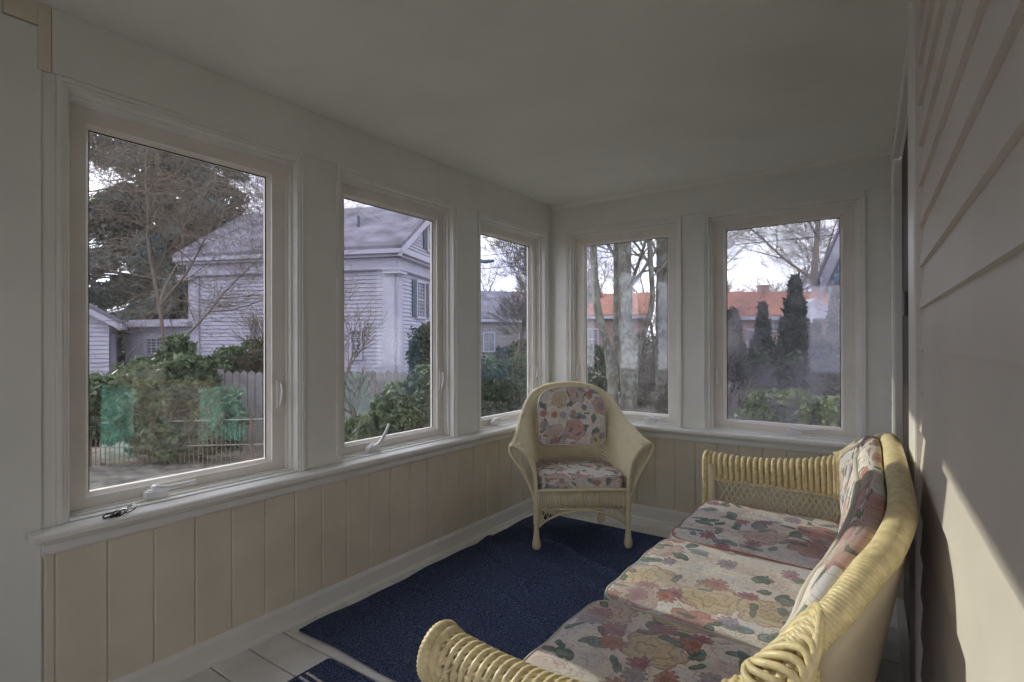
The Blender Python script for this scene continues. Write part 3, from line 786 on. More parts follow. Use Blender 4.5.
        for l in np.arange(.0, .11, .0115):
            c, nv = at(max(l, 0)); c = c.copy()
            t0, _ = at(max(l, 0)+.02); tt = (t0-c); tt /= np.linalg.norm(tt)+1e-9
            if l < 0: c = c-tt*(-l)*1.0
            up = np.cross(tt, nv); c = c-up*0-np.array([0, 0, .02])
            pts = [c+tt*(.030*math.cos(a*1.5+l*40))+nv*.040*math.cos(a)+np.array([0, 0, .038*math.sin(a)]) for a in np.linspace(-.4, PI+.6, 16)]
            mb.tube(pts, .0068, 6)
        mb.build('braided_knot', 'rim', R, smooth=True)
        turned_leg(R, -.775 if sg < 0 else -.822, CY+sg*1.105, .60); turned_leg(R, -.10, CY+sg*.95, .40)
    turned_leg(R, -.765, CY, .30)
    # seat frame, deck and ribbed apron
    mb = MB(); mb.box((-.765, CY-1.04, .30), (-.10, CY+1.04, .335)); mb.build('seat_deck', 'wood', R, bevel=.006)
    mb = MB(); y = CY-1.03
    while y < CY+1.03: mb.tube([(-.772, y, .20), (-.777, y, .26), (-.772, y, .345)], .005, 4); y += .0095
    mb.build('ribbed_apron', 'wick', R, smooth=True)
    mb = MB(); ring_tube(mb, [(-.775, CY-1.04, .35), (-.778, CY, .352), (-.775, CY+1.04, .35)], .011); mb.tube([(-.772, CY-1.03, .197), (-.772, CY+1.03, .197)], .007, 6); mb.build('seat_rail', 'wick', R, smooth=True)
    # seat cushions
    for i, cyy in enumerate((1.325, 2.005, 2.70)):
        o = pillow('seat_cushion', R, .325, .344, .062, (-.492, cyy, .380), puff=.30, n=34, sag=.010, pipe='pipe' if i < 2 else 'pipered', rot=(0, math.radians(1.5), 0))
    # long curved back cushion
    n = 120; Tq = crom([p for p in top], n); Bq = Bi_ = crom([(sh(x, CY-d), CY-d, .30) for x, d in hb[3:0:-1]]+[(sh(x, CY+d), CY+d, .30) for x, d in hb[:4]], n)
    prof = [(0, 0)]
    G = []; UV = []
    Lq = np.r_[0, np.cumsum(np.linalg.norm(np.diff(Tq, axis=0), axis=1))]
    for i in range(n):
        e = min(i, n-1-i)/(n-1); edge = min(1, (e/.05))**.5
        T_ = Tq[min(i+1, n-1)]-Tq[max(i-1, 0)]; T_[2] = 0; T_ /= np.linalg.norm(T_); inn = np.array([-T_[1], T_[0], 0]); 
        if inn[0] > 0: inn = -inn
        top_ = Tq[i]+inn*.012+np.array([0, 0, .004]); bot = Bq[i]+inn*.012; bot = bot.copy(); bot[2] = .44
        ring = []; m = 26
        for j in range(m):
            a = 2*PI*j/m
            t = .5-.5*math.cos(a) if True else 0            # 0 bottom → 1 top
            tt = .5-.5*np.sign(math.cos(a))*abs(math.cos(a))**.6
            th = .050*np.sign(math.sin(a))*abs(math.sin(a))**.55*(.35+.65*edge)
            p = bot*(1-tt)+top_*tt
            seam = .006*math.cos(2*PI*Lq[i]/.69)
            bulge = .012*math.sin(tt*PI)
            p = p+inn*(.036+th*.72+(bulge-seam if th > 0 else 0))
            p = p+np.array([0, 0, .010*math.sin(Lq[i]*13)*tt])*.6
            ring.append(p); 
            UV.append((Lq[i], tt*.6 if th > 0 else 1.4-tt*.6))
        G.append(ring+[ring[0]]); UV.append(UV[-m])
    G = np.array(G); mb = MB().grid(G)
    c0, c1 = G[0, :-1], G[-1, :-1]
    mb.add(np.vstack([c0, c0.mean(0)]), [(j, (j+1) % 26, 26) for j in range(26)]); UV += [(0, j/26*.2) for j in range(27)]
    mb.add(np.vstack([c1, c1.mean(0)]), [((j+1) % 26, j, 26) for j in range(26)]); UV += [(2, j/26*.2) for j in range(27)]
    bc = mb.build('back_cushion', 'floral', R, smooth=True, uv=UV, recalc=False)
    jt = 11
    for jj in (10, 16):
        m = MB().tube(G[1:-1, jj]-np.array(R.location)+0*G[1:-1, jj], .0085, 6); po = m.build('piping', 'pipe', None, smooth=True); po.parent = bc
    return R
sofa()
# ================================================================== OUTSIDE
GZ = -.6
mb = MB(); n = 70; xs = np.linspace(-60, 30, n); ys = np.linspace(-30, 90, n)
Xg, Yg = np.meshgrid(xs, ys, indexing='ij'); rr = np.random.RandomState(5)
Zg = GZ+.05*np.sin(Xg*.7)*np.cos(Yg*.5)-.03
mb.grid(np.stack([Xg, Yg, Zg], -1)); o = mb.build('yard_ground', 'ground', smooth=True); o['kind'] = 'structure'
mb = MB().box((-40, 17.5, GZ-.04), (25, 22.5, GZ+.04)); MT['road'] = paint('pale_grey_road', (.42, .42, .43), .9); o = mb.build('street_pavement', 'road'); o['kind'] = 'structure'

def leaves(blobs, size, elong=1.8, seed=0, hang=0, surf=.55):
    """leaf quads scattered through ellipsoid blobs; blobs: (cx,cy,cz,rx,ry,rz,count)"""
    g = np.random.RandomState(seed); V = []
    for cx, cy, cz, rx, ry, rz, cnt in blobs:
        d = g.randn(cnt, 3); d /= np.linalg.norm(d, axis=1)[:, None]
        r = g.rand(cnt)**(1/3)*(1-surf)+surf*(.85+.3*g.rand(cnt)); r *= .8+.35*np.sin(d[:, 0]*5+cx*3)*np.sin(d[:, 1]*6+cy)*np.cos(d[:, 2]*5)
        C = np.array([cx, cy, cz])+d*r[:, None]*np.array([rx, ry, rz]); C[:, 2] = np.maximum(C[:, 2], GZ+.02)
        a = g.randn(cnt, 3); a[:, 2] -= hang; a /= np.linalg.norm(a, axis=1)[:, None]; b = np.cross(a, g.randn(cnt, 3)); b /= np.linalg.norm(b, axis=1)[:, None]
        s = size*(.6+.8*g.rand(cnt))[:, None]
        V.append(np.stack([C-a*s*elong/2, C+b*s/2, C+a*s*elong/2, C-b*s/2], 1))
    V = np.concatenate(V).reshape(-1, 3); m = MB(); m.v = [V]; m.n = len(V)
    m.f = np.arange(len(V)).reshape(-1, 4).tolist(); return m

def branch_tree(mbT, mbB, base, h, r, seed, levels=5, spread=.55, lean=(0, 0), fork=3, up=.35, first=.3, shrink=.72, gn=None, cr=.52):
    g = random.Random(seed)
    def grow(p, d, L, r, lev):
        n = 4 if lev < 2 else 3; pts = [p]; q = p
        for i in range(n):
            d = d+Vector((g.gauss(0, .10), g.gauss(0, .10), g.gauss(0, .06)+up*.06)); d.normalize(); q = q+d*(L/n); pts.append(q)
        rs = np.linspace(r, r*.62, n+1)
        (mbT if lev == 0 else mbB).tube([tuple(x) for x in pts], rs, [8, 6, 4, 3, 3, 3, 3][lev], cap=lev > 3)
        if lev >= levels: return
        k = fork+(1 if g.random() < .4 else 0)
        for i in range(k):
            t = first+(1-first)*(i+g.random()*.8)/k if lev == 0 else .35+.65*(i+.6)/k
            j = min(int(t*n), n-1); f = t*n-j; pp = pts[j].lerp(pts[j+1], min(1, f))
            ax = Vector((g.gauss(0, 1), g.gauss(0, 1), g.gauss(0, .35))); ax = (ax-d*ax.dot(d)); ax.normalize()
            nd = (d*(1-spread*.6)+ax*spread+Vector((0, 0, up*.3))); nd.normalize()
            grow(pp, nd, L*shrink*(.8+.35*g.random())*(1 if lev else .75), max(r*cr, .0035 if gn is None else gn), lev+1)
        grow(pts[-1], d, L*shrink, r*.6, lev+1)
    grow(Vector(base), Vector((lean[0], lean[1], 1)).normalized(), h, r, 0)
def tree(name, label, base, h, r, seed, cat='tree', mat='bark', bmat='bark', group=None, **k):
    R = thing(name, label, cat, base, group=group, wc=True)
    a, b = MB(), MB(); branch_tree(a, b, base, h, r, seed, **k)
    a.build('trunk', mat, R, smooth=True, recalc=False); b.build('branches', bmat, R, smooth=True, recalc=False); return R

# ---- clapboard house
def lapface(mb, A, B, z0, z1, ex, outw, rake=None):
    """clapboards between ground points A,B; rake(z)->(s0,s1) trims each course"""
    A, B, outw = map(np.array, (A, B, outw)); z = z0
    while z < z1-1e-6:
        zt = min(z+ex, z1); s0, s1 = (0, 1) if rake is None else rake(z); s2, s3 = (0, 1) if rake is None else rake(zt)
        if s1 > s0:
            p = lambda s, zz, o: tuple(np.append(A+(B-A)*s+outw*o, zz))
            mb.add([p(s0, z, .040), p(s1, z, .040), p(max(s3, s2), zt, .0), p(min(s2, s3), zt, .0), p(s0, z, 0), p(s1, z, 0)], [(0, 1, 2, 3), (4, 5, 1, 0)])
        z = zt
def obox(mb, c, a, b, hx, hy, z0, z1):      # box oriented on plan axes a,b about c
    c, a, b = map(np.array, (c, a, b)); q = [c-a*hx-b*hy, c+a*hx-b*hy, c+a*hx+b*hy, c-a*hx+b*hy]
    mb.prism([(p[0], p[1], z0) for p in q], (0, 0, z1-z0))
def housewin(R, P, a, o, w, z0, z1, shut=False, cols=2, rows=2, mat='white_house'):
    """window centred at plan point P; a: along wall, o: outward"""
    P, a, o = map(np.array, (P, a, o))
    m = MB()
    for s in (-1, 1): obox(m, P+a*s*w/2+o*.05, a, o, .05, .04, z0-.06, z1+.06)
    obox(m, P+o*.05, a, o, w/2+.08, .05, z1, z1+.12); obox(m, P+o*.06, a, o, w/2+.08, .06, z0-.1, z0)
    for i in range(1, cols): obox(m, P+a*(w*i/cols-w/2)+o*.04, a, o, .018, .02, z0, z1)
    for i in range(1, rows): obox(m, P+o*.05, a, o, w/2, .02, z0+(z1-z0)*i/rows-.02, z0+(z1-z0)*i/rows+.02)
    f = m.build('window', mat, R); m = MB(); obox(m, P+o*.02, a, o, w/2, .012, z0, z1)
    p = m.build('pane', 'pane', None); me = p.data; me.transform(Matrix.Translation(-R.location)); p.parent = f
    if shut:
        for s in (-1, 1):
            m = MB(); c = P+a*s*(w/2+.25)+o*.06; obox(m, c, a, o, .19, .02, z0-.03, z1+.05)
            z = z0+.05
            while z < z1-.05: obox(m, c+o*.022, a, o, .15, .008, z, z+.03); z += .07
            m.build('shutter', 'shutter', R)
def gable_house(name, label, C, Lf, a, Wd, z0, ze, zr, wallm, roofm, ex=.11, over=.35, group=None, ent=.55, wc=True):
    """C: front corner (plan); side wall runs from C along a for Lf; gable runs along g for Wd"""
    a = np.array(a)/np.linalg.norm(a); g_ = np.array((-a[1], a[0])); 
    C = np.array(C, float)
    R = thing(name, label, 'house', (C[0], C[1], z0), wc=True, group=group)
    return R, C, a, g_
def white_house():
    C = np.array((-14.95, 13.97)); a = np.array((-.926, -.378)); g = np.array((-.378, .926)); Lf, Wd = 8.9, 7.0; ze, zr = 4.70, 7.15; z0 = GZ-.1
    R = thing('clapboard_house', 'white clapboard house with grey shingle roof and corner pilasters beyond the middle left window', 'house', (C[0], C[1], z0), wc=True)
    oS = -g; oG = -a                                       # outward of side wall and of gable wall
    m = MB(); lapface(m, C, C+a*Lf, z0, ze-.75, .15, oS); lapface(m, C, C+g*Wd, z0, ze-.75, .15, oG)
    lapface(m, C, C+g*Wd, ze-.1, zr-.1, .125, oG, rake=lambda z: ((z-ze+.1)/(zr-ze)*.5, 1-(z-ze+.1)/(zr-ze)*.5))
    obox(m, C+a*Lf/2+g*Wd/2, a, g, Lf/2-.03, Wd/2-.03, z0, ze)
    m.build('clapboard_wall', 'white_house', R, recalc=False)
    m = MB()                                                # entablature
    for (P, ax, o, l) in ((C+a*Lf/2, a, oS, Lf/2), (C+g*Wd/2, g, oG, Wd/2)):
        obox(m, P+o*.06, ax, o, l+.1, .08, ze-.75, ze-.28); obox(m, P+o*.10, ax, o, l+.16, .10, ze-.72, ze-.66)
        obox(m, P+o*.16, ax, o, l+.30, .18, ze-.28, ze-.18); obox(m, P+o*.22, ax, o, l+.42, .26, ze-.18, ze-.02)
    m.build('entablature', 'white_house', R, bevel=.01)
    for P in (C, C+a*Lf):
        m = MB(); obox(m, P+(a if P is C else -a)*.22+oS*.05, a, oS, .24, .07, z0, ze-.8); obox(m, P+g*.22+(oG if P is C else -oG)*.05, g, oG, .24, .07, z0, ze-.8)
        obox(m, P, a, g, .34, .34, ze-.9, ze-.78); obox(m, P, a, g, .38, .38, ze-.78, ze-.70); m.build('corner_pilaster', 'white_house', R, bevel=.01)
    # roof slabs
    ov = .45; m = MB(); mid = C+g*Wd/2
    E0, E1 = C-g*ov-a*ov, C+a*(Lf+ov)-g*ov; F0, F1 = C+g*(Wd+ov)-a*ov, C+a*(Lf+ov)+g*(Wd+ov); R0, R1 = mid-a*ov, mid+a*(Lf+ov)
    sl = (zr-ze)/(Wd/2); zo = ze-.02; zrr = zr+ .02
    def P3(p, z): return (p[0], p[1], z)
    for (p, q) in ((E0, E1), (F0, F1)):
        v = [P3(p, zo), P3(q, zo), P3(R1, zrr), P3(R0, zrr)]; m.prism(v, (0, 0, .14))
    m.build('roof', 'roof', R)
    m = MB()                                                # raking boards on the gable
    for p in (E0, F0): v = [P3(p, zo-.28), P3(R0, zrr-.28), P3(R0, zrr), P3(p, zo)]; m.prism(v, (-a[0]*-.12, -a[1]*-.12, 0))
    m.build('rake_board', 'white_house', R)
    m = MB(); obox(m, mid+a*5.2+g*.1, a, g, .35, .35, zr-.2, zr+.9); m.build('chimney', 'brick', R)
    m = MB(); vp = C+a*2.2+g*1.35; m.tube([(vp[0], vp[1], ze+.8), (vp[0], vp[1], ze+1.7)], .05, 8); m.build('vent_pipe', 'shutter', R)
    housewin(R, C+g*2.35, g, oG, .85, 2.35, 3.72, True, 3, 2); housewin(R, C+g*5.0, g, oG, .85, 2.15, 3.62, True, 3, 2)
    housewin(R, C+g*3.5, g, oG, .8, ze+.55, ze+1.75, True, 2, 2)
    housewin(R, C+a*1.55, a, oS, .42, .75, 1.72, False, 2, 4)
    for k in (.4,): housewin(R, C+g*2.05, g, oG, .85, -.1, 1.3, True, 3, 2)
    # low wing at far end
    D = C+a*(Lf+.02); W2 = 3.6; L2 = 3.2; zt = 1.95
    m = MB(); obox(m, D+a*L2/2+g*W2/2, a, g, L2/2, W2/2, z0, zt); lapface(m, D+g*0, D+a*L2, z0, zt-.2, .12, oS); m.build('wing_wall', 'white_house', R, recalc=False)
    m = MB(); obox(m, D+a*L2/2+g*(W2/2-.1), a, g, L2/2+.2, W2/2+.3, zt, zt+.18); obox(m, D+a*L2/2+g*(W2/2), a, g, L2/2+.1, W2/2+.1, zt+.18, zt+.30); m.build('wing_roof', 'white_house', R)
    housewin(R, D+a*.75, a, oS, .75, .8, 1.45, False, 3, 2); housewin(R, D+a*1.75, a, oS, .75, .8, 1.45, False, 3, 2)
white_house()

def small_house(name, label, C, a, Lf, Wd, ze, zr, wallm, roofm, wins, gablewins=(), trimm='white_house', z0=GZ-.1):
    C = np.array(C, float); a = np.array(a)/np.linalg.norm(a); g = np.array((-a[1], a[0]))
    oS, oG = -g, -a; R = thing(name, label, 'house', (C[0], C[1], z0), wc=True); ov = .35
    m = MB(); obox(m, C+a*Lf/2+g*Wd/2, a, g, Lf/2, Wd/2, z0, ze); mid = C+g*Wd/2
    for b in (0, Lf): m.prism([(*(C+a*b), ze), (*(C+g*Wd+a*b), ze), (*(mid+a*b), zr)], (a[0]*(.1 if b == 0 else -.1), a[1]*(.1 if b == 0 else -.1), 0))
    lapface(m, C, C+a*Lf, z0, ze, .16, oS); lapface(m, C, C+g*Wd, z0, ze, .16, oG)
    m.build('wall', wallm, R, recalc=False)
    m = MB(); E0, E1, F0, F1, R0, R1 = C-g*ov-a*ov, C+a*(Lf+ov)-g*ov, C+g*(Wd+ov)-a*ov, C+a*(Lf+ov)+g*(Wd+ov), mid-a*ov, mid+a*(Lf+ov)
    for p, q in ((E0, E1), (F0, F1)): m.prism([(*p, ze-.12), (*q, ze-.12), (*R1, zr), (*R0, zr)], (0, 0, .14))
    m.build('roof', roofm, R)
    m = MB()
    for (p, b) in ((E0, 0), (F0, 0), (E1, 1), (F1, 1)):
        r = R1 if b else R0; m.prism([(*p, ze-.34), (*r, zr-.24), (*r, zr), (*p, ze-.10)], tuple(np.append(a*(.1 if not b else -.1), 0)))
    obox(m, C+a*Lf/2-g*ov, a, g, Lf/2+ov, .06, ze-.30, ze-.08); m.build('eave_board', trimm, R)
    for s, z0_, z1_, w in wins: housewin(R, C+a*s, a, oS, w, z0_, z1_, False, 2, 2, trimm)
    for s, z0_, z1_, w in gablewins: housewin(R, C+g*s, g, oG, w, z0_, z1_, False, 2, 2, trimm)
    return R, C, a, g
# small pale house beyond the conifer (left of first window)
small_house('gabled_cottage', 'small pale gabled house at the far left of the nearest window', (-23.8, 8.0), (-.92, .40), 5, 3.4, 2.1, 3.3, 'white_house', 'roof', [(1.2, .4, 1.5, .7)], [(1.7, .9, 1.8, .7)])
# red roofed building across the street in the right window
def red_house():
    R, C, a, g = small_house('red_roofed_house', 'long house with red roof and small white pediment far beyond the right back window', (-9.6, 36.2), (.80, .60), 13.5, 6, 3.0, 4.7, 'brick', 'redroof',
        [(1.2, .6, 2.0, .9), (3.0, .6, 2.0, .9), (4.3, 2.0, 2.6, 1.0), (6.8, 1.9, 2.7, .8), (8.6, 2.0, 2.6, 1.0), (10.5, .6, 2.0, .9)])
    oS = -g; P = C+a*6.6+oS*1.0
    m = MB(); m.prism([(*(P-a*1.9), 3.0), (*(P+a*1.9), 3.0), (*P, 4.05)], tuple(np.append(g*2.4, 0))); obox(m, P+g*.5, a, g, 1.8, .55, 2.75, 3.0); m.build('pediment', 'white_house', R)
    for s in (2.3, 5.2): m = MB(); obox(m, C+a*s+g*3, a, g, .30, .30, 4.3, 5.2); obox(m, C+a*s+g*3, a, g, .36, .36, 5.15, 5.28); m.build('chimney', 'brick', R)
    for s in (5.2, 6.2, 7.4, 8.2): m = MB(); m.tube([(*(P+a*(s-6.6)), GZ), (*(P+a*(s-6.6)), 2.8)], .12, 10); m.build('column', 'white_house', R, smooth=True)
red_house()
small_house('brick_house', 'distant red brick house behind the bare trunks in the left back window', (-19.6, 36.2), (.93, .36), 5.4, 5.5, 3.3, 5.0, 'brick', 'redroof', [(1.5, .8, 2.2, .9), (3.8, .8, 2.2, .9)])
small_house('grey_house', 'distant grey house behind the bare tree in the corner window', (-27.5, 33), (.62, .78), 9, 7, 3.2, 5.6, 'fence', 'roof', [(2, .6, 2.0, .9), (5, .6, 2.0, .9)], [(2, .8, 2.2, 1), (5, .8, 2.2, 1)])
# blue clapboard neighbour whose white rake shows at the right edge
def blue_house():
    R = thing('blue_house', 'blue clapboard house with white raking board at the right edge of the right back window', 'house', (-.5, 10.6, GZ), wc=True)
    x0, x1, y0, y1 = -.80, 6.4, 10.6, 17.0; ze, xm = 2.25, 2.8; sl = 2.55; zr = ze+(xm-x0)*sl*.55
    zt = lambda x: ze+(xm-x0-abs(x-xm))*sl
    zr = zt(xm)
    m = MB(); lapface(m, (x0, y0), (x1, y0), GZ, ze, .11, (0, -1)); lapface(m, (x0, y0), (x1, y0), ze, zr, .11, (0, -1), rake=lambda z: ((z-ze)/(zr-ze)*.5, 1-(z-ze)/(zr-ze)*.5))
    m.box((x0, y0+.01, GZ), (x1, y1, ze)); m.build('clapboard_wall', 'blue', R, recalc=False)
    m = MB()
    for s in (x0-.14, x1+.14): m.prism([(s, y0-.12, ze-.25), (xm, y0-.12, zr-.05), (xm, y0-.12, zr+.40), (s, y0-.12, ze+.12)], (0, .14, 0))
    m.build('rake_board', 'white_house', R)
    m = MB()
    for s in (x0-.2, x1+.2): m.prism([(s, y0-.15, ze+.0), (xm, y0-.15, zr+.40), (xm, y0-.15, zr+.5), (s, y0-.15, ze+.1)], (0, y1-y0+.3, 0))
    m.build('roof', 'roof', R)
    m = MB().box((x0-.03, y0-.05, GZ), (x0+.12, y0+.02, ze)); m.build('corner_board', 'white_house', R)
blue_house()

# ---- fences
def board_fence(name, label, P0, P1, z1, posts):
    P0, P1 = np.array(P0, float), np.array(P1, float); L = np.linalg.norm(P1-P0); a = (P1-P0)/L; o = np.array((a[1], -a[0]))
    R = thing(name, label, 'fence', (*P0, GZ), wc=True); m = MB(); s = 0; g = random.Random(3)
    while s < L: h = z1+g.uniform(-.015, .015); obox(m, P0+a*(s+.065), a, o, .062, .011, GZ-.05, h-.02); m.prism([(*(P0+a*(s+.003)-o*.011), h-.02), (*(P0+a*(s+.127)-o*.011), h-.02), (*(P0+a*(s+.065)-o*.011), h+.03)], (o[0]*.022, o[1]*.022, 0)); s += .14
    m.build('boards', 'fence', R)
    m = MB()
    for z in (GZ+.35, z1-.25): obox(m, P0+a*L/2-o*.04, a, o, L/2, .025, z, z+.09)
    m.build('rail', 'fence', R)
    for k in range(posts): m = MB(); obox(m, P0+a*L*k/(posts-1)-o*.09, a, o, .05, .05, GZ-.05, z1+.05); m.build('post', 'fence', R)
board_fence('board_fence', 'weathered grey board fence with pointed tops below the white clapboard house', (-10.15, 5.1), (-6.6, 7.6), .74, 3)
def wire_fence():
    R = thing('garden_fence', 'low weathered picket and wire fence across the yard in the nearest window', 'fence', (-9.6, 3.4, GZ), wc=True)
    P0, P1 = np.array((-11.2, 2.4)), np.array((-7.4, 5.5)); L = np.linalg.norm(P1-P0); a = (P1-P0)/L; o = np.array((a[1], -a[0])); g = random.Random(8)
    m = MB(); s = 0
    while s < L: p = P0+a*s; m.tube([(p[0], p[1], GZ-.05), (p[0]+g.gauss(0, .01), p[1], .0+g.gauss(0, .03))], .008, 4); s += .07
    m.build('pickets', 'twig', R)
    m = MB(); m.tube([(*P0, .02), (*P1, .08)], .012, 6); m.tube([(*P0, -.35), (*P1, -.33)], .010, 6); m.build('rail', 'twigr', R)
    for k in range(5): p = P0+a*L*k/4; m = MB(); m.tube([(*p, GZ-.05), (*p, .12)], .022, 8); m.build('post', 'twig', R)
wire_fence()
def refl_sheet(label, P0, P1, z0, z1, seed):  # green sheet added in the yard for reflections in the window glass
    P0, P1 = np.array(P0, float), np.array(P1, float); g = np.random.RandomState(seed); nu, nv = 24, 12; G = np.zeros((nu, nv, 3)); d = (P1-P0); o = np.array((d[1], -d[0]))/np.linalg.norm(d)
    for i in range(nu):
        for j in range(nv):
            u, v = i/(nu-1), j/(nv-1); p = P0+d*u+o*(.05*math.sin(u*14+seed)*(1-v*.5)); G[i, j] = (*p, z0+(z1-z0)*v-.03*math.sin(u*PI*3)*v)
    tag(MB().grid(G).build('green_reflection_sheet', 'refl_sheet', smooth=True, solid=.004), label, 'netting', 'added green reflection sheets')  # no real netting: sheets added to stand for reflections in the glass
refl_sheet('pale green sheet standing in for glass reflection at lower left of the nearest window', (-9.2, 3.02), (-8.72, 3.24), -.35, .72, 1)
refl_sheet('pale green sheet standing in for glass reflection right of centre in the nearest window', (-8.05, 3.82), (-7.55, 4.2), -.1, .66, 2)
refl_sheet('pale green sheet standing in for glass reflection in the middle left window', (-7.5, 5.62), (-7.0, 5.95), GZ+.05, .80, 3)

# ---- planting in the left windows
def shrub(name, label, blobs, size, mat, seed, elong=1.8, surf=.55, stems=True, cat='shrub', group=None, hang=0):
    c = np.array([b[:3] for b in blobs]).mean(0); R = thing(name, label, cat, (c[0], c[1], GZ), wc=True, group=group)
    leaves(blobs, size, elong, seed, hang, surf).build('foliage', mat, R, recalc=False)
    if stems:
        m = MB(); g = random.Random(seed)
        for b in blobs:
            for k in range(4): m.tube(crom([(c[0]+g.gauss(0, .08), c[1]+g.gauss(0, .08), GZ-.05), ((c[0]+b[0])/2, (c[1]+b[1])/2, (GZ+b[2])/2), (b[0]+g.gauss(0, .3)*b[3], b[1]+g.gauss(0, .3)*b[4], b[2]+.4*b[5])], 7), np.linspace(.03, .008, 7), 5)
        m.build('stems', 'twig', R, smooth=True)
    return R
def conifer():
    b = (-29.8, 12.4, GZ); R = thing('conifer_tree', 'tall dense dark conifer filling the nearest window', 'tree', b, wc=True); g = random.Random(4); m = MB(); br = MB(); m.tube([b, (b[0]+.1, b[1], 8), (b[0], b[1]+.1, 21)], [.5, .36, .06], 9)
    m.build('trunk', 'bark', R, smooth=True); bl = []
    for k in range(230):
        z = .6+k/230*20; L = (6.9-.22*z)*g.uniform(.55, 1.08); a = g.uniform(0, 2*PI)
        if z < 3.2 and math.sin(a) < -.1: L *= .5
        e = (b[0]+L*math.cos(a), b[1]+L*math.sin(a), z-.22*L+.4)
        br.tube(crom([(b[0], b[1], z), (b[0]+.5*L*math.cos(a), b[1]+.5*L*math.sin(a), z+.2), e], 7), np.linspace(.07, .02, 7), 4)
        for q in (.3, .5, .68, .84, .98):
            if g.random() < .10: continue
            bl.append((b[0]+L*q*math.cos(a), b[1]+L*q*math.sin(a), z+.2-.30*L*q*q-.2, .62, .62, .42, 120))
    br.build('branches', 'bark', R, smooth=True, recalc=False)
    leaves(bl, .115, 3.0, 3, .9, .3).build('needles', 'conifer', R, recalc=False)
conifer()
shrub('yew_shrub', 'broad dark evergreen shrub in front of the conifer in the nearest window', [(-9.9, 3.9, .30, .8, .65, .8, 8200), (-9.6, 4.35, .65, .55, .5, .55, 4600), (-10.6, 3.35, .2, .65, .55, .7, 4600), (-9.2, 4.6, .0, .6, .5, .65, 4200), (-9.8, 4.1, -.25, .9, .6, .4, 5200), (-10.3, 4.5, 1.0, .35, .35, .55, 1500), (-10.7, 4.1, .8, .3, .3, .3, 900)], .055, 'yew', 11, 2.4, .5)
shrub('dense_shrub', 'brownish leafy shrub with bare tops at the right of the nearest window', [(-10.5, 6.3, 1.0, .6, .5, .5, 4600), (-10.0, 6.6, .95, .55, .45, .5, 3600), (-11.1, 5.9, .85, .5, .4, .45, 2200), (-10.5, 6.3, .2, .55, .45, .6, 3000), (-10.9, 6.0, -.1, .5, .4, .5, 2000), (-10.0, 6.6, .1, .5, .4, .6, 2400)], .042, 'rhodo', 12, 1.9, .5)
tree('bare_shrub', 'leafless brown twiggy shrub in front of the white wing in the nearest window', (-10.4, 6.3, GZ), .9, .03, 21, 'shrub', 'twig', 'twig', levels=5, fork=4, spread=.6, up=.8, gn=.004)
shrub('rhododendron_bush', 'tall leafy green bush with pale leaf backs low in the middle left window', [(-5.30, 5.05, .25, .5, .45, .62, 7600), (-4.95, 5.35, .55, .42, .4, .48, 5600), (-5.6, 4.75, -.05, .42, .4, .5, 5000), (-4.8, 5.3, .1, .4, .35, .6, 3800), (-5.2, 5.4, .72, .3, .3, .32, 2100)], .038, 'rhodo', 13, 2.0, .5)
tree('bare_shrub', 'leafless spreading shrub against the white house wall in the middle left window', (-7.5, 6.2, GZ), 1.15, .03, 33, 'shrub', 'twig', 'twig', cr=.6, levels=4, fork=3, spread=.6, up=.7, gn=.005)
tree('bare_shrub', 'thin leafless shrub at the left edge of the middle left window', (-8.15, 6.0, GZ), 1.2, .035, 35, 'shrub', 'twig', 'twig', levels=4, fork=2, spread=.5, up=.8, gn=.005)
shrub('holly_tree', 'dark narrow evergreen beside the house corner in the middle left window', [(-9.95, 10.3, .9, .45, .45, 1.0, 4000), (-9.8, 10.4, 1.45, .30, .30, .45, 1600)], .05, 'hedge', 14, 1.8)
tree('bare_oak_tree', 'wide thin bare tree in front of the conifer in the nearest window', (-14.4, 6.0, GZ), 3.2, .06, 41, mat='twig', bmat='twig', levels=6, fork=3, spread=.85, up=.3, first=.45, shrink=.80, gn=.0045, cr=.5)
tree('bare_elm_tree', 'bare tree behind the roof at the right of the nearest window', (-30.5, 17.6, GZ), 5.0, .26, 44, levels=6, fork=3, spread=.7, up=.3, first=.5, shrink=.75, gn=.011, cr=.42)
# third window
tree('bare_maple_tree', 'slender bare tree with fine branches in the corner window of the left wall', (-9.1, 13.1, GZ), 2.9, .085, 51, levels=6, fork=4, spread=.62, up=.6, first=.35, shrink=.66, gn=.005, cr=.4)
shrub('evergreen_hedge', 'dark evergreen hedge low in the corner window of the left wall', [(-5.6, 7.0, .15, .6, .5, .9, 5000), (-5.0, 7.5, .25, .6, .5, .9, 4600), (-6.1, 6.6, .0, .5, .5, .8, 3000), (-4.6, 7.8, .1, .5, .5, .9, 2600)], .05, 'hedge', 15, 1.8, .5)
shrub('flowering_hedge', 'pale twiggy hedge behind the dark hedge in the corner window', [(-9.5, 11.6, .3, 1.3, .8, .85, 4200), (-8.2, 12.6, .3, 1.2, .8, .8, 3600)], .06, 'rhodo', 16, 1.6, .4)
def lamp():
    b = (-9.6, 10.7, GZ); R = thing('street_lamp', 'dark street lamp with a long horizontal arm between the middle and corner windows', 'street lamp', b, wc=True)
    MB().tube([b, (b[0], b[1], 3.5)], [.07, .05], 8).build('pole', 'shutter', R, smooth=True)
    MB().tube([(b[0], b[1], 3.42), (b[0]+1.0, b[1]+.35, 3.40)], .035, 6).build('arm', 'shutter', R, smooth=True)
    MB().tube([(b[0]+.9, b[1]+.32, 3.38), (b[0]+1.1, b[1]+.39, 3.37), (b[0]+1.3, b[1]+.46, 3.38)], [.035, .055, .035], 8).build('lamp_head', 'shutter', R, smooth=True)
lamp()
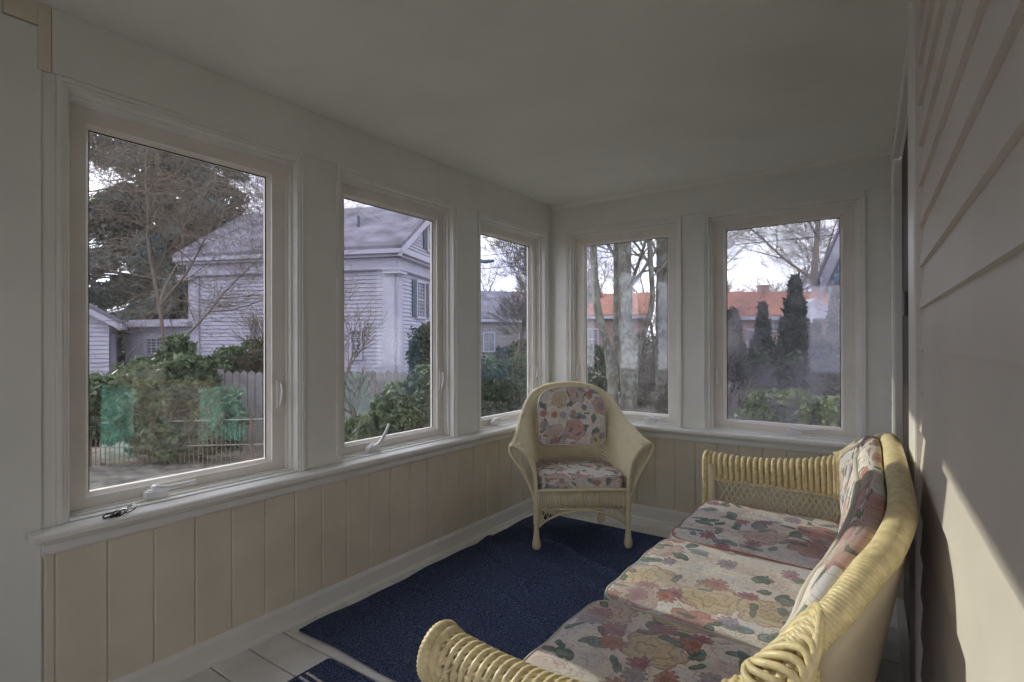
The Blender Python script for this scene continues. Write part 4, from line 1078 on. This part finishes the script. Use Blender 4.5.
for k, (z, y0) in enumerate(((5.4, 17.0), (4.7, 17.1), (4.2, 17.2))):
    m = MB(); P = [(x, y0+.25*x*0, z-.0006*(x+5)**2*-1) for x in np.linspace(-30, 18, 30)]; m.tube(P, .014, 4)
    tag(m.build('power_line', 'shutter'), 'thin dark overhead wire above the street, seen through the back windows', 'wire', 'overhead wires along the street')
# back-left window: lichened stems
def stem(lb, path, r, seed, nb):
    g = random.Random(seed); R = thing('bare_trunk_tree', lb, 'tree', path[0], group='bare trunks outside the left back window', wc=True)
    Q = crom(path, 26); m = MB(); m.tube(Q, np.linspace(r*1.15, r*.6, 26)*(1+.05*np.sin(np.arange(26)*2.1)), 10); m.build('trunk', 'lichen', R, smooth=True)
    t, b = MB(), MB()
    for k in range(nb):
        i = g.randint(9, 24); a = g.uniform(0, 2*PI); branch_tree(b, b, tuple(Q[i]), g.uniform(.5, 1.1), r*g.uniform(.14, .32), seed*7+k, levels=3, fork=3, spread=.6, up=.5, first=.3, shrink=.75, gn=.004, lean=(1.1*math.cos(a), 1.1*math.sin(a)))
    b.build('branches', 'lichen', R, smooth=True, recalc=False)
stem('thin curved bare trunk at the left of the left back window', [(-2.66, 5.93, GZ), (-2.68, 5.92, .7), (-2.72, 5.89, 1.25), (-2.83, 5.82, 1.8), (-2.86, 5.80, 3.0), (-2.85, 5.8, 5.2)], .048, 61, 7)
stem('thin straight bare trunk just left of the thick lichened one', [(-2.86, 6.43, GZ), (-2.85, 6.43, 1.2), (-2.84, 6.44, 5.4)], .036, 62, 6)
stem('thickest lichened trunk in the middle of the left back window', [(-2.55, 6.12, GZ), (-2.55, 6.12, .6), (-2.59, 6.12, 1.6), (-2.60, 6.12, 5.6)], .088, 63, 7)
stem('slanting slim trunk right of the thick lichened one', [(-2.56, 6.30, GZ), (-2.54, 6.30, .9), (-2.44, 6.38, 1.45), (-2.36, 6.42, 1.8), (-2.40, 6.42, 2.6), (-2.42, 6.42, 5.0)], .036, 65, 7)
stem('broad bare trunk at the right edge of the left back window', [(-2.46, 7.05, GZ), (-2.47, 7.05, 1.5), (-2.44, 7.07, 5.6)], .082, 64, 8)
tree('twiggy_shrub', 'dense leafless brown shrub behind the trunks in the left back window', (-2.5, 7.9, GZ), 1.0, .035, 71, 'shrub', 'twigr', 'twigr', levels=5, fork=4, spread=.6, up=.7, first=.1, gn=.004)
tree('twiggy_shrub', 'leafless brown shrub low at the right of the left back window', (-2.1, 7.4, GZ), .8, .03, 72, 'shrub', 'twigr', 'twigr', levels=5, fork=4, spread=.6, up=.7, first=.1, gn=.004)
shrub('roadside_shrub', 'olive green shrub by the road at the left of the left back window', [(-7.4, 15.2, .3, 1.3, .9, 1.1, 4200), (-6.2, 15.8, .5, 1.1, .9, 1.3, 3600), (-5.0, 16.2, .2, 1.1, .8, 1.0, 2600)], .07, 'yew', 17, 1.8, .4)
# right back window: arborvitae row, hedge, bright shrub, big tree
def arborvitae(lb, x, y, zt, r, seed):
    bl = []; n = 9
    for k in range(n): f = k/(n-1); bl.append((x, y, GZ+.15+(zt-GZ-.3)*f, 1.35*r*(1-.82*f**1.3), 1.35*r*(1-.82*f**1.3), (zt-GZ)/n*.9, int(1500*(1-.6*f))))
    R = thing('arborvitae_tree', lb, 'evergreen', (x, y, GZ), wc=True, group='arborvitae row outside the right back window')
    leaves(bl, .05, 2.6, seed, -.8, .55).build('foliage', 'arb', R, recalc=False)
    MB().tube([(x, y, GZ-.05), (x, y, zt-.3)], [.06, .015], 6).build('trunk', 'bark', R, smooth=True)
for i, (x, y, zt, r, lb) in enumerate([(-2.36, 10.6, 1.85, .42, 'leftmost pointed dark arborvitae in the right back window'), (-2.0, 10.8, 1.35, .36, 'short pointed arborvitae second from the left in the right back window'),
        (-1.80, 10.3, 1.92, .32, 'slim pointed arborvitae left of the tallest broad one in the right back window'), (-1.28, 10.2, 2.3, .46, 'broad pointed arborvitae in the middle of the right back window'),
        (-.95, 9.9, 1.55, .34, 'low arborvitae just right of the middle one in the right back window'), (-.62, 9.6, 2.1, .34, 'tall arborvitae in front of the blue house in the right back window'), (-.30, 9.3, 2.45, .36, 'rightmost tall dark arborvitae in the right back window')]):
    arborvitae(lb, x, y, zt, r, 80+i)
shrub('dark_hedge', 'dark evergreen hedge below the arborvitae row in the right back window', [(-2.3, 8.3, .25, .75, .5, .85, 7000), (-1.5, 8.5, .40, .75, .5, .90, 7200), (-.7, 8.4, .40, .7, .5, .95, 7000), (-.1, 8.2, .4, .6, .5, 1.0, 5000)], .045, 'hedge', 18, 1.8, .5)
shrub('rhododendron_bush', 'bright green leafy bush low in the right back window', [(-1.15, 5.9, .15, .42, .4, .48, 5600), (-.75, 5.8, .40, .45, .4, .50, 7400), (-.35, 5.7, .34, .42, .4, .50, 6600), (-.95, 5.75, .55, .28, .3, .32, 2600), (-.05, 5.7, .25, .35, .35, .5, 2600)], .042, 'lit', 19, 2.0, .5)
tree('large_bare_tree', 'huge bare spreading tree behind the red roofed house in the right back window', (-4.6, 47.0, GZ), 7.5, .42, 91, levels=6, fork=3, spread=.72, up=.35, first=.5, shrink=.74, gn=.012, cr=.36)
tree('bare_tree', 'bare tree with long thin branches at the upper left of the right back window', (-3.6, 12.9, GZ), 3.4, .07, 92, levels=5, fork=2, spread=.6, up=.6, first=.4, shrink=.72, gn=.005, cr=.4)
# distant woodland band
g = random.Random(12)
for i in range(14):
    a = math.radians(8+i*6); D_ = g.uniform(52, 66); x, y = -D_*math.sin(a), D_*math.cos(a)
    m1, m2 = MB(), MB(); branch_tree(m1, m2, (x, y, GZ), g.uniform(3.2, 4.6), .22, 200+i, levels=5, fork=3, spread=.65, up=.4, gn=.018, cr=.42)
    R = thing('distant_tree', 'distant bare tree on the skyline beyond the street', 'tree', (x, y, GZ), wc=True, group='distant bare trees on the skyline'); m1.build('trunk', 'bark', R, recalc=False); m2.build('branches', 'bark', R, recalc=False)
for i in range(9):
    a = math.radians(10+i*9); D_ = 44; x, y = -D_*math.sin(a), D_*math.cos(a)
    if 30 < math.degrees(a) < 200:
        shrub('distant_thicket', 'low brown thicket beyond the street', [(x+g.uniform(-2, 2), y+g.uniform(-2, 2), .3, 4, 3, 1.6, 2600)], .22, 'yew', 300+i, 1.5, .4, stems=False, group='distant thickets beyond the street')
for o in list(bpy.data.objects):
    if '_wc' in o: del o['_wc']
    if '_rug' in o: del o['_rug']
